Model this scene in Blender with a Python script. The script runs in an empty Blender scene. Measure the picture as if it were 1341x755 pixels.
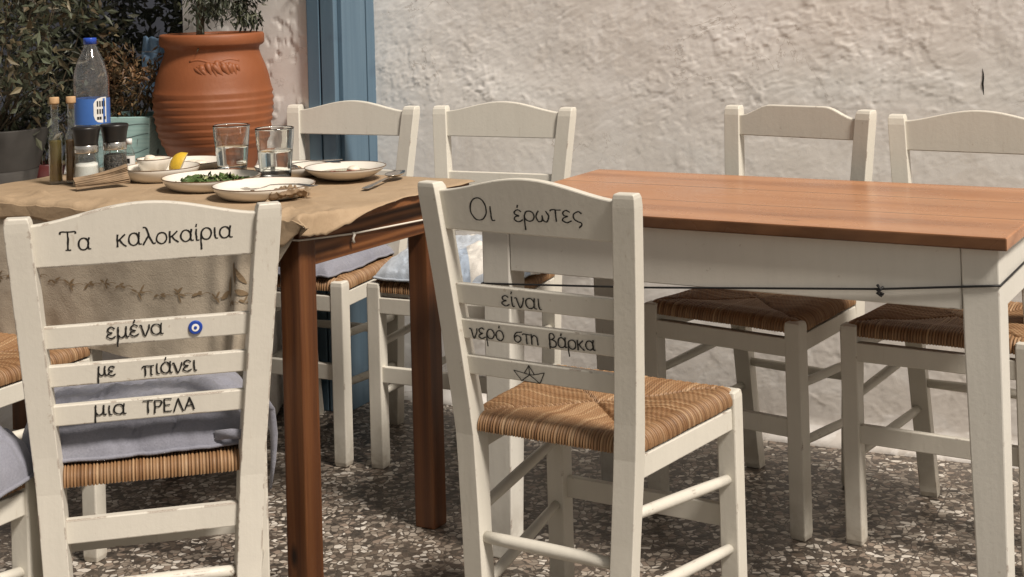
import bpy, math, random
import numpy as np
from mathutils import Vector, Matrix, noise as mnoise
R = math.radians
rng = np.random.default_rng(7)
random.seed(7)
scene = bpy.context.scene
COL = scene.collection

# ------------------------------------------------------------------ camera
CAM_H = 1.2291
cam_d = bpy.data.cameras.new('camera'); cam = bpy.data.objects.new('camera', cam_d); COL.objects.link(cam)
cam_d.sensor_width = 36.0
cam_d.lens = 1929.05 / 1341 * 36
cam_d.shift_y = -(377.5 + 46.99) / 1341
cam_d.clip_start = 0.05; cam_d.clip_end = 300
cam.matrix_world = (Matrix.Translation((0, 0, CAM_H)) @ Matrix.Rotation(R(90 + 0.5746), 4, 'X')
                    @ Matrix.Rotation(-0.0278, 4, 'Z'))
scene.camera = cam

# ------------------------------------------------------------------ light
SUN_DIR = Vector((0.57, -0.57, 1.0)).normalized()      # towards the sun
world = bpy.data.worlds.new('World'); scene.world = world; world.use_nodes = True
nt = world.node_tree
bg = nt.nodes['Background']
sky = nt.nodes.new('ShaderNodeTexSky'); sky.sky_type = 'NISHITA'; sky.sun_disc = False
sky.sun_elevation = math.asin(SUN_DIR.z)
sky.sun_rotation = math.atan2(SUN_DIR.x, SUN_DIR.y)
hs = nt.nodes.new('ShaderNodeHueSaturation'); hs.inputs['Saturation'].default_value = 0.15
mul = nt.nodes.new('ShaderNodeMix'); mul.data_type = 'RGBA'; mul.blend_type = 'MULTIPLY'
mul.inputs['Factor'].default_value = 1.0; mul.inputs['B'].default_value = (1.0, 0.91, 0.80, 1)
nt.links.new(sky.outputs[0], hs.inputs['Color']); nt.links.new(hs.outputs[0], mul.inputs['A'])
nt.links.new(mul.outputs['Result'], bg.inputs['Color'])
bg.inputs['Strength'].default_value = 0.050
sun_d = bpy.data.lights.new('sun', 'SUN'); sun = bpy.data.objects.new('sun', sun_d); COL.objects.link(sun)
sun_d.energy = 3.8; sun_d.angle = R(12.0); sun_d.color = (1.0, 0.905, 0.80)
sun.rotation_mode = 'QUATERNION'; sun.rotation_quaternion = SUN_DIR.to_track_quat('Z', 'Y')
sun.location = SUN_DIR * 8
vs = scene.view_settings
vs.view_transform = 'Standard'; vs.look = 'None'; vs.gamma = 1.0; vs.exposure = 0.36; vs.use_curve_mapping = False
scene.cycles.use_denoising = True
scene.cycles.max_bounces = 10; scene.cycles.transparent_max_bounces = 16; scene.cycles.transmission_bounces = 10
scene.cycles.caustics_reflective = False; scene.cycles.caustics_refractive = False
scene.cycles.sample_clamp_indirect = 4.0

# ------------------------------------------------------------------ materials
class NT:
    """small node-tree helper"""
    def __init__(self, name):
        self.m = bpy.data.materials.new(name); self.m.use_nodes = True
        self.t = self.m.node_tree; self.n = self.t.nodes; self.l = self.t.links
        self.b = self.n['Principled BSDF']; self.out = self.n['Material Output']
        self._tc = None
    def tc(self, kind='Object'):
        if self._tc is None: self._tc = self.n.new('ShaderNodeTexCoord')
        return self._tc.outputs[kind]
    def setin(self, node, key, v):
        if v is None: return
        if isinstance(v, bpy.types.NodeSocket): self.l.new(v, node.inputs[key])
        else: node.inputs[key].default_value = v
    def mapping(self, vec, scale=(1, 1, 1), rot=(0, 0, 0)):
        n = self.n.new('ShaderNodeMapping'); self.setin(n, 'Vector', vec)
        n.inputs['Scale'].default_value = scale; n.inputs['Rotation'].default_value = rot
        return n.outputs[0]
    def noise(self, vec, scale, detail=4, rough=0.55, dist=0.0):
        n = self.n.new('ShaderNodeTexNoise'); self.setin(n, 'Vector', vec)
        n.inputs['Scale'].default_value = scale; n.inputs['Detail'].default_value = detail
        n.inputs['Roughness'].default_value = rough; n.inputs['Distortion'].default_value = dist
        return n.outputs[0]
    def voronoi(self, vec, scale, feature='F1', out='Distance', rand=1.0):
        n = self.n.new('ShaderNodeTexVoronoi'); n.feature = feature; self.setin(n, 'Vector', vec)
        n.inputs['Scale'].default_value = scale; n.inputs['Randomness'].default_value = rand
        return n.outputs[out]
    def ramp(self, fac, stops, interp='LINEAR'):
        n = self.n.new('ShaderNodeValToRGB'); self.setin(n, 'Fac', fac); n.color_ramp.interpolation = interp
        e = n.color_ramp.elements
        while len(e) < len(stops): e.new(0.5)
        for el, (p, c) in zip(e, stops):
            el.position = p; el.color = (*c, 1) if len(c) == 3 else c
        return n.outputs[0]
    def mix(self, fac, a, b, mode='MIX'):
        n = self.n.new('ShaderNodeMix'); n.data_type = 'RGBA'; n.blend_type = mode
        for k, v in (('Factor', fac), ('A', a), ('B', b)):
            if isinstance(v, tuple) and len(v) == 3: v = (*v, 1)
            self.setin(n, k, v)
        return n.outputs['Result']
    def math(self, op, a, b=None, c=None):
        n = self.n.new('ShaderNodeMath'); n.operation = op
        for i, v in enumerate((a, b, c)):
            if v is None: continue
            if isinstance(v, bpy.types.NodeSocket): self.l.new(v, n.inputs[i])
            else: n.inputs[i].default_value = v
        return n.outputs[0]
    def mrange(self, v, a, b, c=0.0, d=1.0):
        n = self.n.new('ShaderNodeMapRange'); self.setin(n, 'Value', v)
        for k, x in zip(('From Min', 'From Max', 'To Min', 'To Max'), (a, b, c, d)): n.inputs[k].default_value = x
        return n.outputs[0]
    def attr(self, name, out='Color'):
        n = self.n.new('ShaderNodeAttribute'); n.attribute_name = name; return n.outputs[out]
    def bump(self, h, strength=0.3, dist=0.005, normal=None):
        n = self.n.new('ShaderNodeBump'); self.setin(n, 'Height', h)
        n.inputs['Strength'].default_value = strength; n.inputs['Distance'].default_value = dist
        if normal is not None: self.l.new(normal, n.inputs['Normal'])
        return n.outputs[0]
    def done(self, col=None, rough=None, nrm=None, **kw):
        if isinstance(col, tuple) and len(col) == 3: col = (*col, 1)
        self.setin(self.b, 'Base Color', col); self.setin(self.b, 'Roughness', rough); self.setin(self.b, 'Normal', nrm)
        for k, v in kw.items():
            k = k.replace('_', ' ')
            if isinstance(v, tuple) and len(v) == 3: v = (*v, 1)
            self.setin(self.b, k, v)
        return self.m

M = {}
def simple(name, col, rough=0.5, var=0.12, scale=12, bump=0.0, bscale=60, **kw):
    m = NT(name); n = m.noise(m.tc(), scale, 5)
    c = m.mix(m.mrange(n, 0.3, 0.7), tuple(x * (1 - var) for x in col), tuple(min(1, x * (1 + var)) for x in col))
    nr = m.bump(m.noise(m.tc(), bscale, 4), bump, 0.002) if bump else None
    M[name] = m.done(c, rough, nr, **kw)

# off-white oil paint on wood, chipped to brown along some edges
def paint(name, base, dirt, wear_amt):
    m = NT(name); tc = m.tc()
    streak = m.noise(m.mapping(tc, (60, 60, 5)), 1.0, 4)
    blot = m.noise(tc, 6, 4)
    c = m.mix(m.mrange(blot, 0.35, 0.7), base, tuple(x * 0.93 for x in base))
    c = m.mix(m.mrange(streak, 0.45, 0.8, 0, 0.25), c, tuple(x * 0.82 for x in base))
    spots = m.mrange(m.noise(tc, 55, 3, 0.6), 0.70, 0.76)
    c = m.mix(m.math('MULTIPLY', spots, 0.45), c, dirt)
    geo0 = m.n.new('ShaderNodeNewGeometry'); sz = m.n.new('ShaderNodeSeparateXYZ'); m.l.new(geo0.outputs['Position'], sz.inputs[0])
    low = m.math('MULTIPLY', m.mrange(sz.outputs[2], 0.16, 0.0), m.mrange(m.noise(tc, 18, 5, 0.65), 0.35, 0.6))
    c = m.mix(m.math('MULTIPLY', low, 0.55), c, tuple(x * 0.7 for x in dirt))
    scuff = m.math('MULTIPLY', m.mrange(m.noise(m.mapping(tc, (90, 90, 14), (0.4, 0.3, 0)), 1.0, 5, 0.7), 0.62, 0.72), m.mrange(m.noise(tc, 7, 3), 0.5, 0.62))
    c = m.mix(m.math('MULTIPLY', scuff, 0.38), c, dirt)
    chip_ = m.math('MULTIPLY', m.mrange(m.noise(tc, 34, 5, 0.7), 0.715, 0.725), m.mrange(m.noise(tc, 5, 2), 0.48, 0.55))
    c = m.mix(m.math('MULTIPLY', chip_, 0.8), c, (0.15, 0.08, 0.045))
    bv = m.n.new('ShaderNodeBevel'); bv.samples = 4; bv.inputs['Radius'].default_value = 0.004
    geo = m.n.new('ShaderNodeNewGeometry')
    dot = m.n.new('ShaderNodeVectorMath'); dot.operation = 'DOT_PRODUCT'
    m.l.new(bv.outputs[0], dot.inputs[0]); m.l.new(geo.outputs['True Normal'], dot.inputs[1])
    edge = m.mrange(dot.outputs['Value'], 0.995, 0.93)
    wn = m.mrange(m.noise(tc, 22, 5, 0.65), wear_amt, wear_amt + 0.05)
    c = m.mix(m.math('MULTIPLY', edge, wn), c, (0.13, 0.065, 0.035))
    h = m.math('ADD', m.math('MULTIPLY', streak, 0.6), m.math('MULTIPLY', m.noise(tc, 130, 3), 0.4))
    M[name] = m.done(c, m.mrange(blot, 0.3, 0.7, 0.38, 0.55), m.bump(h, 0.42, 0.0016))
paint('cream_paint', (0.65, 0.625, 0.555), (0.35, 0.28, 0.20), 0.60)
paint('cream_paint_worn', (0.64, 0.61, 0.54), (0.33, 0.25, 0.18), 0.515)
paint('table_paint', (0.67, 0.655, 0.60), (0.35, 0.30, 0.24), 0.62)

# woods
def wood(name, c0, c1, c2, axis, rough, ring=26, planks=None, coat=0.0, gw=0.3):
    m = NT(name); tc = m.tc()
    sc = [9.0, 9.0, 9.0]; sc[axis] = 0.7
    v = m.mapping(tc, tuple(sc))
    warp = m.noise(v, 1.2, 3)
    g = m.n.new('ShaderNodeTexWave'); g.wave_type = 'RINGS'; g.rings_direction = 'XYZ'[axis]
    m.l.new(v, g.inputs['Vector']); g.inputs['Scale'].default_value = ring / 10
    g.inputs['Distortion'].default_value = 3.5; g.inputs['Detail'].default_value = 3; g.inputs['Detail Scale'].default_value = 1.3
    sf = [160.0, 160.0, 160.0]; sf[axis] = 5.0
    fine = m.noise(m.mapping(tc, tuple(sf)), 1.0, 4)
    f = m.math('ADD', m.math('MULTIPLY', g.outputs['Fac'], gw), m.math('MULTIPLY', fine, 1 - gw))
    c = m.ramp(f, [(0.2, c0), (0.5, c1), (0.8, c2)])
    c = m.mix(m.mrange(warp, 0.35, 0.65, 0, 0.5), c, c1)
    kn = m.voronoi(m.mapping(tc, tuple((4.5 if i != axis else 1.6) * (1.0 if gw > 0.5 or planks else 2.0) for i in range(3))), 1.0)
    c = m.mix(m.mrange(kn, 0.11, 0.05), c, tuple(x * 0.25 for x in c0))
    if planks:
        pax, width, off = planks
        sx = m.n.new('ShaderNodeSeparateXYZ'); m.l.new(tc, sx.inputs[0])
        p = m.math('FRACT', m.math('ADD', m.math('DIVIDE', sx.outputs[pax], width), off))
        line = m.mrange(m.math('ABSOLUTE', m.math('SUBTRACT', p, 0.5)), 0.486, 0.494)
        pid = m.math('FLOOR', m.math('ADD', m.math('DIVIDE', sx.outputs[pax], width), off))
        wn = m.n.new('ShaderNodeTexWhiteNoise'); wn.noise_dimensions = '1D'; m.l.new(pid, wn.inputs['W'])
        c = m.mix(m.math('MULTIPLY', wn.outputs['Value'], 0.28), c, c0)
        c = m.mix(m.math('MULTIPLY', line, 0.9), c, tuple(x * 0.2 for x in c0))
        sd = [70.0, 70.0, 70.0]; sd[axis] = 9.0
        dash = m.math('MULTIPLY', m.mrange(m.noise(m.mapping(tc, tuple(sd)), 1.0, 3, 0.6), 0.68, 0.74), m.mrange(m.noise(tc, 4.5, 3), 0.5, 0.6))
        c = m.mix(m.math('MULTIPLY', dash, 0.7), c, tuple(x * 0.3 for x in c0))
        worn = m.mrange(m.noise(m.mapping(tc, (1.5, 4, 4)), 1.0, 5, 0.6), 0.5, 0.75, 0, 0.35)
        c = m.mix(worn, c, tuple(min(1, x * 1.25) for x in c2))
    blot = m.noise(tc, 5, 4)
    r = m.mrange(blot, 0.3, 0.7, rough - 0.07, rough + 0.1)
    M[name] = m.done(c, r, m.bump(fine, 0.15, 0.001), Coat_Weight=coat, Coat_Roughness=0.25)
wood('table_top_wood', (0.26, 0.105, 0.042), (0.41, 0.185, 0.082), (0.50, 0.245, 0.115), 0, 0.26, 9, planks=(1, 0.205, 0.5), gw=0.42)
wood('dark_wood_leg', (0.060, 0.021, 0.008), (0.115, 0.041, 0.014), (0.175, 0.069, 0.024), 2, 0.42, 14, coat=0.08, gw=0.30)
wood('dark_wood_apron', (0.055, 0.019, 0.008), (0.145, 0.055, 0.020), (0.25, 0.105, 0.040), 1, 0.36, 22, coat=0.15, gw=0.55)
wood('dark_wood_top', (0.12, 0.045, 0.02), (0.20, 0.08, 0.03), (0.28, 0.12, 0.05), 0, 0.4, 22)
wood('teal_wood', (0.26, 0.42, 0.41), (0.33, 0.50, 0.48), (0.38, 0.55, 0.53), 0, 0.6, 30)

# rush straw: per-strand colour comes from the mesh
m = NT('rush_straw')
sc_ = m.attr('strand')
n = m.noise(m.tc(), 30, 4)
c = m.mix(m.mrange(n, 0.35, 0.75, 0, 0.45), sc_, (0.22, 0.10, 0.035))
fib = m.noise(m.tc(), 420, 3)
M['rush_straw'] = m.done(c, 0.55, m.bump(fib, 0.35, 0.0012))

# lime-washed plaster
m = NT('lime_plaster'); tc = m.tc()
big = m.noise(tc, 1.6, 5, 0.55); mid = m.noise(tc, 9, 5, 0.6)
c = m.mix(m.mrange(big, 0.35, 0.68), (0.82, 0.785, 0.75), (0.88, 0.86, 0.835))
c = m.mix(m.mrange(mid, 0.5, 0.8, 0, 0.25), c, (0.74, 0.70, 0.66))
c = m.mix(m.mrange(m.noise(tc, 38, 4, 0.7), 0.70, 0.78, 0, 0.35), c, (0.45, 0.41, 0.37))
pos = m.n.new('ShaderNodeNewGeometry'); sx = m.n.new('ShaderNodeSeparateXYZ'); m.l.new(pos.outputs['Position'], sx.inputs[0])
low_tone = m.math('MULTIPLY', m.mrange(sx.outputs[2], 0.22, 0.0), m.mrange(mid, 0.3, 0.65))  # darker towards the wall foot, broken up by noise
c = m.mix(m.math('MULTIPLY', low_tone, 0.5), c, (0.42, 0.37, 0.31))
tr = m.noise(m.mapping(tc, (1, 1, 1), (0, 0.5, 0)), 26, 6, 0.62, 1.2)
gr = m.noise(tc, 170, 4, 0.6)
h = m.math('ADD', m.math('MULTIPLY', tr, 1.0), m.math('MULTIPLY', gr, 0.22))
lay = m.mrange(m.noise(m.mapping(tc, (1, 1, 1.6), (0, 0.4, 0)), 4.4, 6, 0.62, 0.8), 0.50, 0.53)
c = m.mix(m.math('MULTIPLY', lay, 0.5), c, (0.90, 0.885, 0.87))
lay2 = m.mrange(m.noise(m.mapping(tc, (1.4, 1.4, 0.8)), 3.0, 5, 0.6, 0.5), 0.58, 0.62)
c = m.mix(m.math('MULTIPLY', lay2, 0.35), c, (0.70, 0.665, 0.63))
ck = m.noise(m.mapping(tc, (1, 1, 1), (0.3, 0.2, 0)), 3.1, 6, 0.6, 0.6)
ckm = m.math('MULTIPLY', m.mrange(m.math('ABSOLUTE', m.math('SUBTRACT', ck, 0.5)), 0.004, 0.0015), m.mrange(big, 0.5, 0.56))
c = m.mix(m.math('MULTIPLY', ckm, 0.45), c, (0.40, 0.35, 0.30))
st_ = m.noise(m.mapping(tc, (5, 5, 1.1)), 1.0, 4)
c = m.mix(m.mrange(st_, 0.55, 0.8, 0, 0.30), c, (0.62, 0.56, 0.49))
M['lime_plaster'] = m.done(c, 0.85, m.bump(h, 0.16, 0.003))

# floor of broken marble chips set in dark cement
m = NT('marble_chip_floor'); tc = m.tc()
wv = m.n.new('ShaderNodeMix'); wv.data_type = 'RGBA'; wv.inputs['Factor'].default_value = 0.03
m.l.new(tc, wv.inputs['A'])
nz = m.n.new('ShaderNodeTexNoise'); m.l.new(tc, nz.inputs['Vector']); nz.inputs['Scale'].default_value = 22; nz.inputs['Detail'].default_value = 2
m.l.new(nz.outputs['Color'], wv.inputs['B'])
wv2 = wv.outputs['Result']
SC = 70.0
vcol = m.n.new('ShaderNodeTexVoronoi'); vcol.feature = 'F1'; m.l.new(wv2, vcol.inputs['Vector']); vcol.inputs['Scale'].default_value = SC
vedge = m.voronoi(wv2, SC, 'DISTANCE_TO_EDGE')
sepc = m.n.new('ShaderNodeSeparateColor'); m.l.new(vcol.outputs['Color'], sepc.inputs[0])
chip = m.ramp(sepc.outputs[0], [(0.0, (0.022, 0.018, 0.015)), (0.16, (0.055, 0.040, 0.031)), (0.28, (0.125, 0.098, 0.076)), (0.37, (0.24, 0.205, 0.17)),
                                (0.55, (0.46, 0.41, 0.35)), (0.74, (0.26, 0.205, 0.165)), (0.86, (0.68, 0.64, 0.58))], 'CONSTANT')
vein = m.noise(tc, 120, 4, 0.6)
chip = m.mix(m.mrange(vein, 0.35, 0.75, 0, 0.28), chip, (0.24, 0.20, 0.165))
size = m.mrange(sepc.outputs[1], 0.0, 1.0, 0.03, 0.13)
gmask = m.math('LESS_THAN', vedge, size)
grout = m.mix(vein, (0.040, 0.033, 0.027), (0.11, 0.09, 0.073))
c = m.mix(gmask, chip, grout)
sx = m.n.new('ShaderNodeSeparateXYZ'); m.l.new(m.mapping(tc, (1, 1, 1), (0, 0, R(25.5))), sx.inputs[0])
lines = None
for ax in (0, 1):
    fr = m.math('ABSOLUTE', m.math('SUBTRACT', m.math('FRACT', m.math('DIVIDE', sx.outputs[ax], 0.30)), 0.5))
    ln = m.mrange(fr, 0.492, 0.496)
    lines = ln if lines is None else m.math('MAXIMUM', lines, ln)
c = m.mix(m.math('MULTIPLY', lines, 0.75), c, (0.07, 0.055, 0.045))
dirt = m.noise(tc, 2.2, 5, 0.6)
c = m.mix(m.mrange(dirt, 0.40, 0.75, 0, 0.42), c, (0.11, 0.087, 0.066))
hgt = m.math('SUBTRACT', m.mrange(vedge, 0.0, 0.10), m.math('MULTIPLY', lines, 0.5))
M['marble_chip_floor'] = m.done(c, m.mrange(vein, 0.3, 0.7, 0.32, 0.6), m.bump(hgt, 0.35, 0.0025))

# kraft paper
m = NT('kraft_paper'); tc = m.tc()
fb = m.noise(m.mapping(tc, (180, 260, 180)), 1.0, 4)
bl = m.noise(tc, 7, 5, 0.6)
c = m.mix(m.mrange(bl, 0.3, 0.7), (0.33, 0.235, 0.145), (0.40, 0.295, 0.19))
c = m.mix(m.mrange(fb, 0.5, 0.8, 0, 0.3), c, (0.22, 0.14, 0.075))
c = m.mix(m.mrange(m.noise(tc, 13, 3), 0.68, 0.74, 0, 0.45), c, (0.16, 0.095, 0.045))
cr = m.voronoi(tc, 15, 'DISTANCE_TO_EDGE')
h = m.math('ADD', m.mrange(cr, 0.0, 0.35), m.math('MULTIPLY', m.noise(tc, 36, 5, 0.6), 1.0))
M['kraft_paper'] = m.done(c, 0.75, m.bump(h, 0.35, 0.004))
simple('kraft_print', (0.235, 0.165, 0.095), 0.8)

# cloth
def cloth(name, a, b, pattern=None):
    m = NT(name); tc = m.tc()
    w = m.noise(tc, 320, 2); bl = m.noise(tc, 8, 5)
    c = m.mix(m.mrange(bl, 0.3, 0.7), a, b)
    c = m.mix(m.mrange(w, 0.35, 0.75, 0, 0.35), c, tuple(x * 0.6 for x in a))
    if pattern == 'patch':
        sx = m.n.new('ShaderNodeSeparateXYZ'); m.l.new(tc, sx.inputs[0])
        s = m.math('FRACT', m.math('MULTIPLY', m.math('ADD', sx.outputs[0], m.math('MULTIPLY', sx.outputs[1], 0.6)), 11))
        st = m.ramp(s, [(0, (0.62, 0.60, 0.56)), (0.4, (0.60, 0.58, 0.53)), (0.42, (0.33, 0.40, 0.50)), (0.7, (0.35, 0.42, 0.52)), (0.72, (0.40, 0.30, 0.20)), (0.78, (0.62, 0.6, 0.56))], 'CONSTANT')
        ch = m.voronoi(tc, 7, 'F1', 'Color', 0.6)
        sc = m.n.new('ShaderNodeSeparateColor'); m.l.new(ch, sc.inputs[0])
        c = m.mix(m.math('GREATER_THAN', sc.outputs[0], 0.45), c, st)
    M[name] = m.done(c, 0.9, m.bump(m.math('ADD', w, m.math('MULTIPLY', m.noise(tc, 26, 4), 2.0)), 0.4, 0.002), Sheen_Weight=0.25)
cloth('beige_cloth', (0.42, 0.355, 0.27), (0.49, 0.425, 0.335))
cloth('denim_cloth', (0.195, 0.20, 0.245), (0.25, 0.255, 0.30))
cloth('patched_cloth', (0.36, 0.42, 0.50), (0.45, 0.49, 0.54), 'patch')

# ceramics etc.
m = NT('glazed_ceramic'); tc = m.tc()
sp = m.mrange(m.noise(tc, 90, 3), 0.70, 0.74)
c = m.mix(m.math('MULTIPLY', sp, 0.5), (0.74, 0.70, 0.63), (0.35, 0.25, 0.15))
M['glazed_ceramic'] = m.done(c, 0.22, None, Coat_Weight=0.4, Coat_Roughness=0.1)
simple('ceramic_rim', (0.13, 0.075, 0.04), 0.4)
def thin(name, tint, rough=0.03, ior=1.45, gain=1.0, nrm=None, body=None):
    """thin-walled glass or film: lets light straight through, mirrors at grazing angles"""
    m = NT(name); m.n.remove(m.b)
    tr = m.n.new('ShaderNodeBsdfTransparent'); tr.inputs['Color'].default_value = (*tint, 1)
    gl = m.n.new('ShaderNodeBsdfGlossy'); gl.inputs['Roughness'].default_value = rough
    fr = m.n.new('ShaderNodeLayerWeight'); fr.inputs['Blend'].default_value = 0.5
    mx = m.n.new('ShaderNodeMixShader'); m.l.new(m.math('MULTIPLY', m.math('ADD', m.math('MULTIPLY', m.math('POWER', fr.outputs['Facing'], 4.0), 0.75), (ior - 1) ** 2 / (ior + 1) ** 2), gain), mx.inputs[0])
    base = tr
    if body:
        df = m.n.new('ShaderNodeBsdfTranslucent'); df.inputs['Color'].default_value = (*body[0], 1)
        d2 = m.n.new('ShaderNodeBsdfDiffuse'); d2.inputs['Color'].default_value = (*body[0], 1)
        m2 = m.n.new('ShaderNodeMixShader'); m2.inputs[0].default_value = 0.5; m.l.new(df.outputs[0], m2.inputs[1]); m.l.new(d2.outputs[0], m2.inputs[2])
        m3 = m.n.new('ShaderNodeMixShader'); m3.inputs[0].default_value = body[1]; m.l.new(tr.outputs[0], m3.inputs[1]); m.l.new(m2.outputs[0], m3.inputs[2]); base = m3
    m.l.new(base.outputs[0], mx.inputs[1]); m.l.new(gl.outputs[0], mx.inputs[2]); m.l.new(mx.outputs[0], m.out.inputs['Surface'])
    if nrm: m.l.new(m.bump(m.noise(m.tc(), nrm, 1), 0.35, 0.006), gl.inputs['Normal'])
    M[name] = m.m
m = NT('clear_glass'); M['clear_glass'] = m.done((0.97, 0.99, 0.98), 0.02, None, Transmission_Weight=1.0, IOR=1.47)
thin('jar_glass', (0.94, 0.955, 0.95), 0.04, 1.6, 1.1, None, ((0.75, 0.76, 0.75), 0.025))
thin('clear_plastic', (0.96, 0.97, 0.98), 0.06, 1.6, 1.3, 12, ((0.7, 0.72, 0.75), 0.025))
m = NT('water'); M['water'] = m.done((0.98, 1, 1), 0.0, None, Transmission_Weight=1.0, IOR=1.33)
thin('bottle_water', (0.93, 0.96, 0.97), 0.02, 1.33, 0.6)
thin('olive_oil', (0.62, 0.50, 0.12), 0.03, 1.4, 0.6, None, ((0.36, 0.27, 0.05), 0.5))
thin('vinegar', (0.50, 0.33, 0.14), 0.03, 1.4, 0.6, None, ((0.30, 0.17, 0.06), 0.5))
simple('salt', (0.78, 0.76, 0.72), 0.8, bump=0.4, bscale=400)
m = NT('peppercorns'); v = m.voronoi(m.tc(), 220); c = m.ramp(v, [(0.1, (0.10, 0.08, 0.06)), (0.5, (0.015, 0.012, 0.01))]); M['peppercorns'] = m.done(c, 0.6, m.bump(v, 0.8, 0.003))
simple('black_plastic', (0.012, 0.011, 0.011), 0.38)
m = NT('steel'); M['steel'] = m.done((0.62, 0.60, 0.57), 0.22, None, Metallic=1.0)
simple('cork', (0.47, 0.30, 0.16), 0.8, 0.2, 80)
simple('blue_cap', (0.02, 0.07, 0.42), 0.35)
simple('blue_label', (0.05, 0.14, 0.42), 0.3)
simple('white_label', (0.72, 0.71, 0.68), 0.45)
simple('green_label', (0.10, 0.26, 0.17), 0.5)
simple('ink_black', (0.010, 0.009, 0.008), 0.5)
simple('eye_blue', (0.012, 0.05, 0.30), 0.3)
simple('eye_white', (0.75, 0.74, 0.70), 0.35)
simple('white_cord', (0.70, 0.66, 0.58), 0.8)
simple('black_cord', (0.008, 0.008, 0.009), 0.6)
simple('lemon_rind', (0.62, 0.40, 0.035), 0.4, 0.1, 60, 0.4, 260)
simple('lemon_flesh', (0.68, 0.50, 0.12), 0.25, 0.2, 90)
simple('lettuce', (0.065, 0.105, 0.03), 0.4, 0.5, 60)
simple('pale_lettuce', (0.36, 0.38, 0.20), 0.4, 0.3, 60)
simple('cream_dip', (0.72, 0.66, 0.55), 0.4, 0.05)
simple('green_broth', (0.21, 0.20, 0.075), 0.12, 0.3, 60)
simple('red_sauce', (0.30, 0.035, 0.015), 0.3, 0.3, 60)
simple('food_scrap', (0.10, 0.055, 0.025), 0.7, 0.4, 60)
simple('bread_crust', (0.50, 0.30, 0.13), 0.8, 0.3, 60)
simple('used_napkin', (0.24, 0.165, 0.10), 0.8, 0.35, 30)
m = NT('terracotta'); tc = m.tc()
c = m.mix(m.mrange(m.noise(tc, 5, 5, 0.6), 0.3, 0.7), (0.205, 0.062, 0.020), (0.27, 0.086, 0.029))
c = m.mix(m.mrange(m.noise(m.mapping(tc, (7, 7, 3)), 1.0, 5, 0.65), 0.56, 0.78, 0, 0.18), c, (0.40, 0.22, 0.13))
c = m.mix(m.mrange(m.noise(tc, 45, 4), 0.62, 0.75, 0, 0.4), c, (0.24, 0.08, 0.035))
M['terracotta'] = m.done(c, 0.58, m.bump(m.noise(tc, 90, 4), 0.25, 0.002))
simple('grey_pot', (0.055, 0.050, 0.045), 0.7, 0.15, 20, 0.2)
simple('red_pot', (0.13, 0.025, 0.025), 0.45)
simple('soil', (0.035, 0.024, 0.016), 0.95, 0.3, 60, 0.8)
simple('bark', (0.17, 0.125, 0.085), 0.9, 0.35, 50, 0.8, 120)
simple('twig', (0.11, 0.085, 0.055), 0.9, 0.3, 50)
m = NT('leaf'); c = m.mix(0.35, m.attr('leafcol'), m.mix(m.noise(m.tc(), 60, 2), (0.02, 0.03, 0.012), (0.12, 0.13, 0.06)))
M['leaf'] = m.done(m.attr('leafcol'), 0.5, None, Transmission_Weight=0.0)
m = NT('blue_paint'); tc = m.tc()
st = m.noise(m.mapping(tc, (40, 40, 2)), 1.0, 4)
c = m.mix(m.mrange(st, 0.3, 0.7), (0.085, 0.145, 0.205), (0.115, 0.185, 0.25))
c = m.mix(m.mrange(m.noise(tc, 9, 4), 0.62, 0.75, 0, 0.4), c, (0.065, 0.10, 0.15))
M['blue_paint'] = m.done(c, 0.5, m.bump(st, 0.2, 0.002))
simple('dark_blue_grey', (0.035, 0.040, 0.055), 0.9, 0.3, 3)
simple('blue_plastic', (0.20, 0.33, 0.50), 0.5, 0.2, 8)

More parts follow.
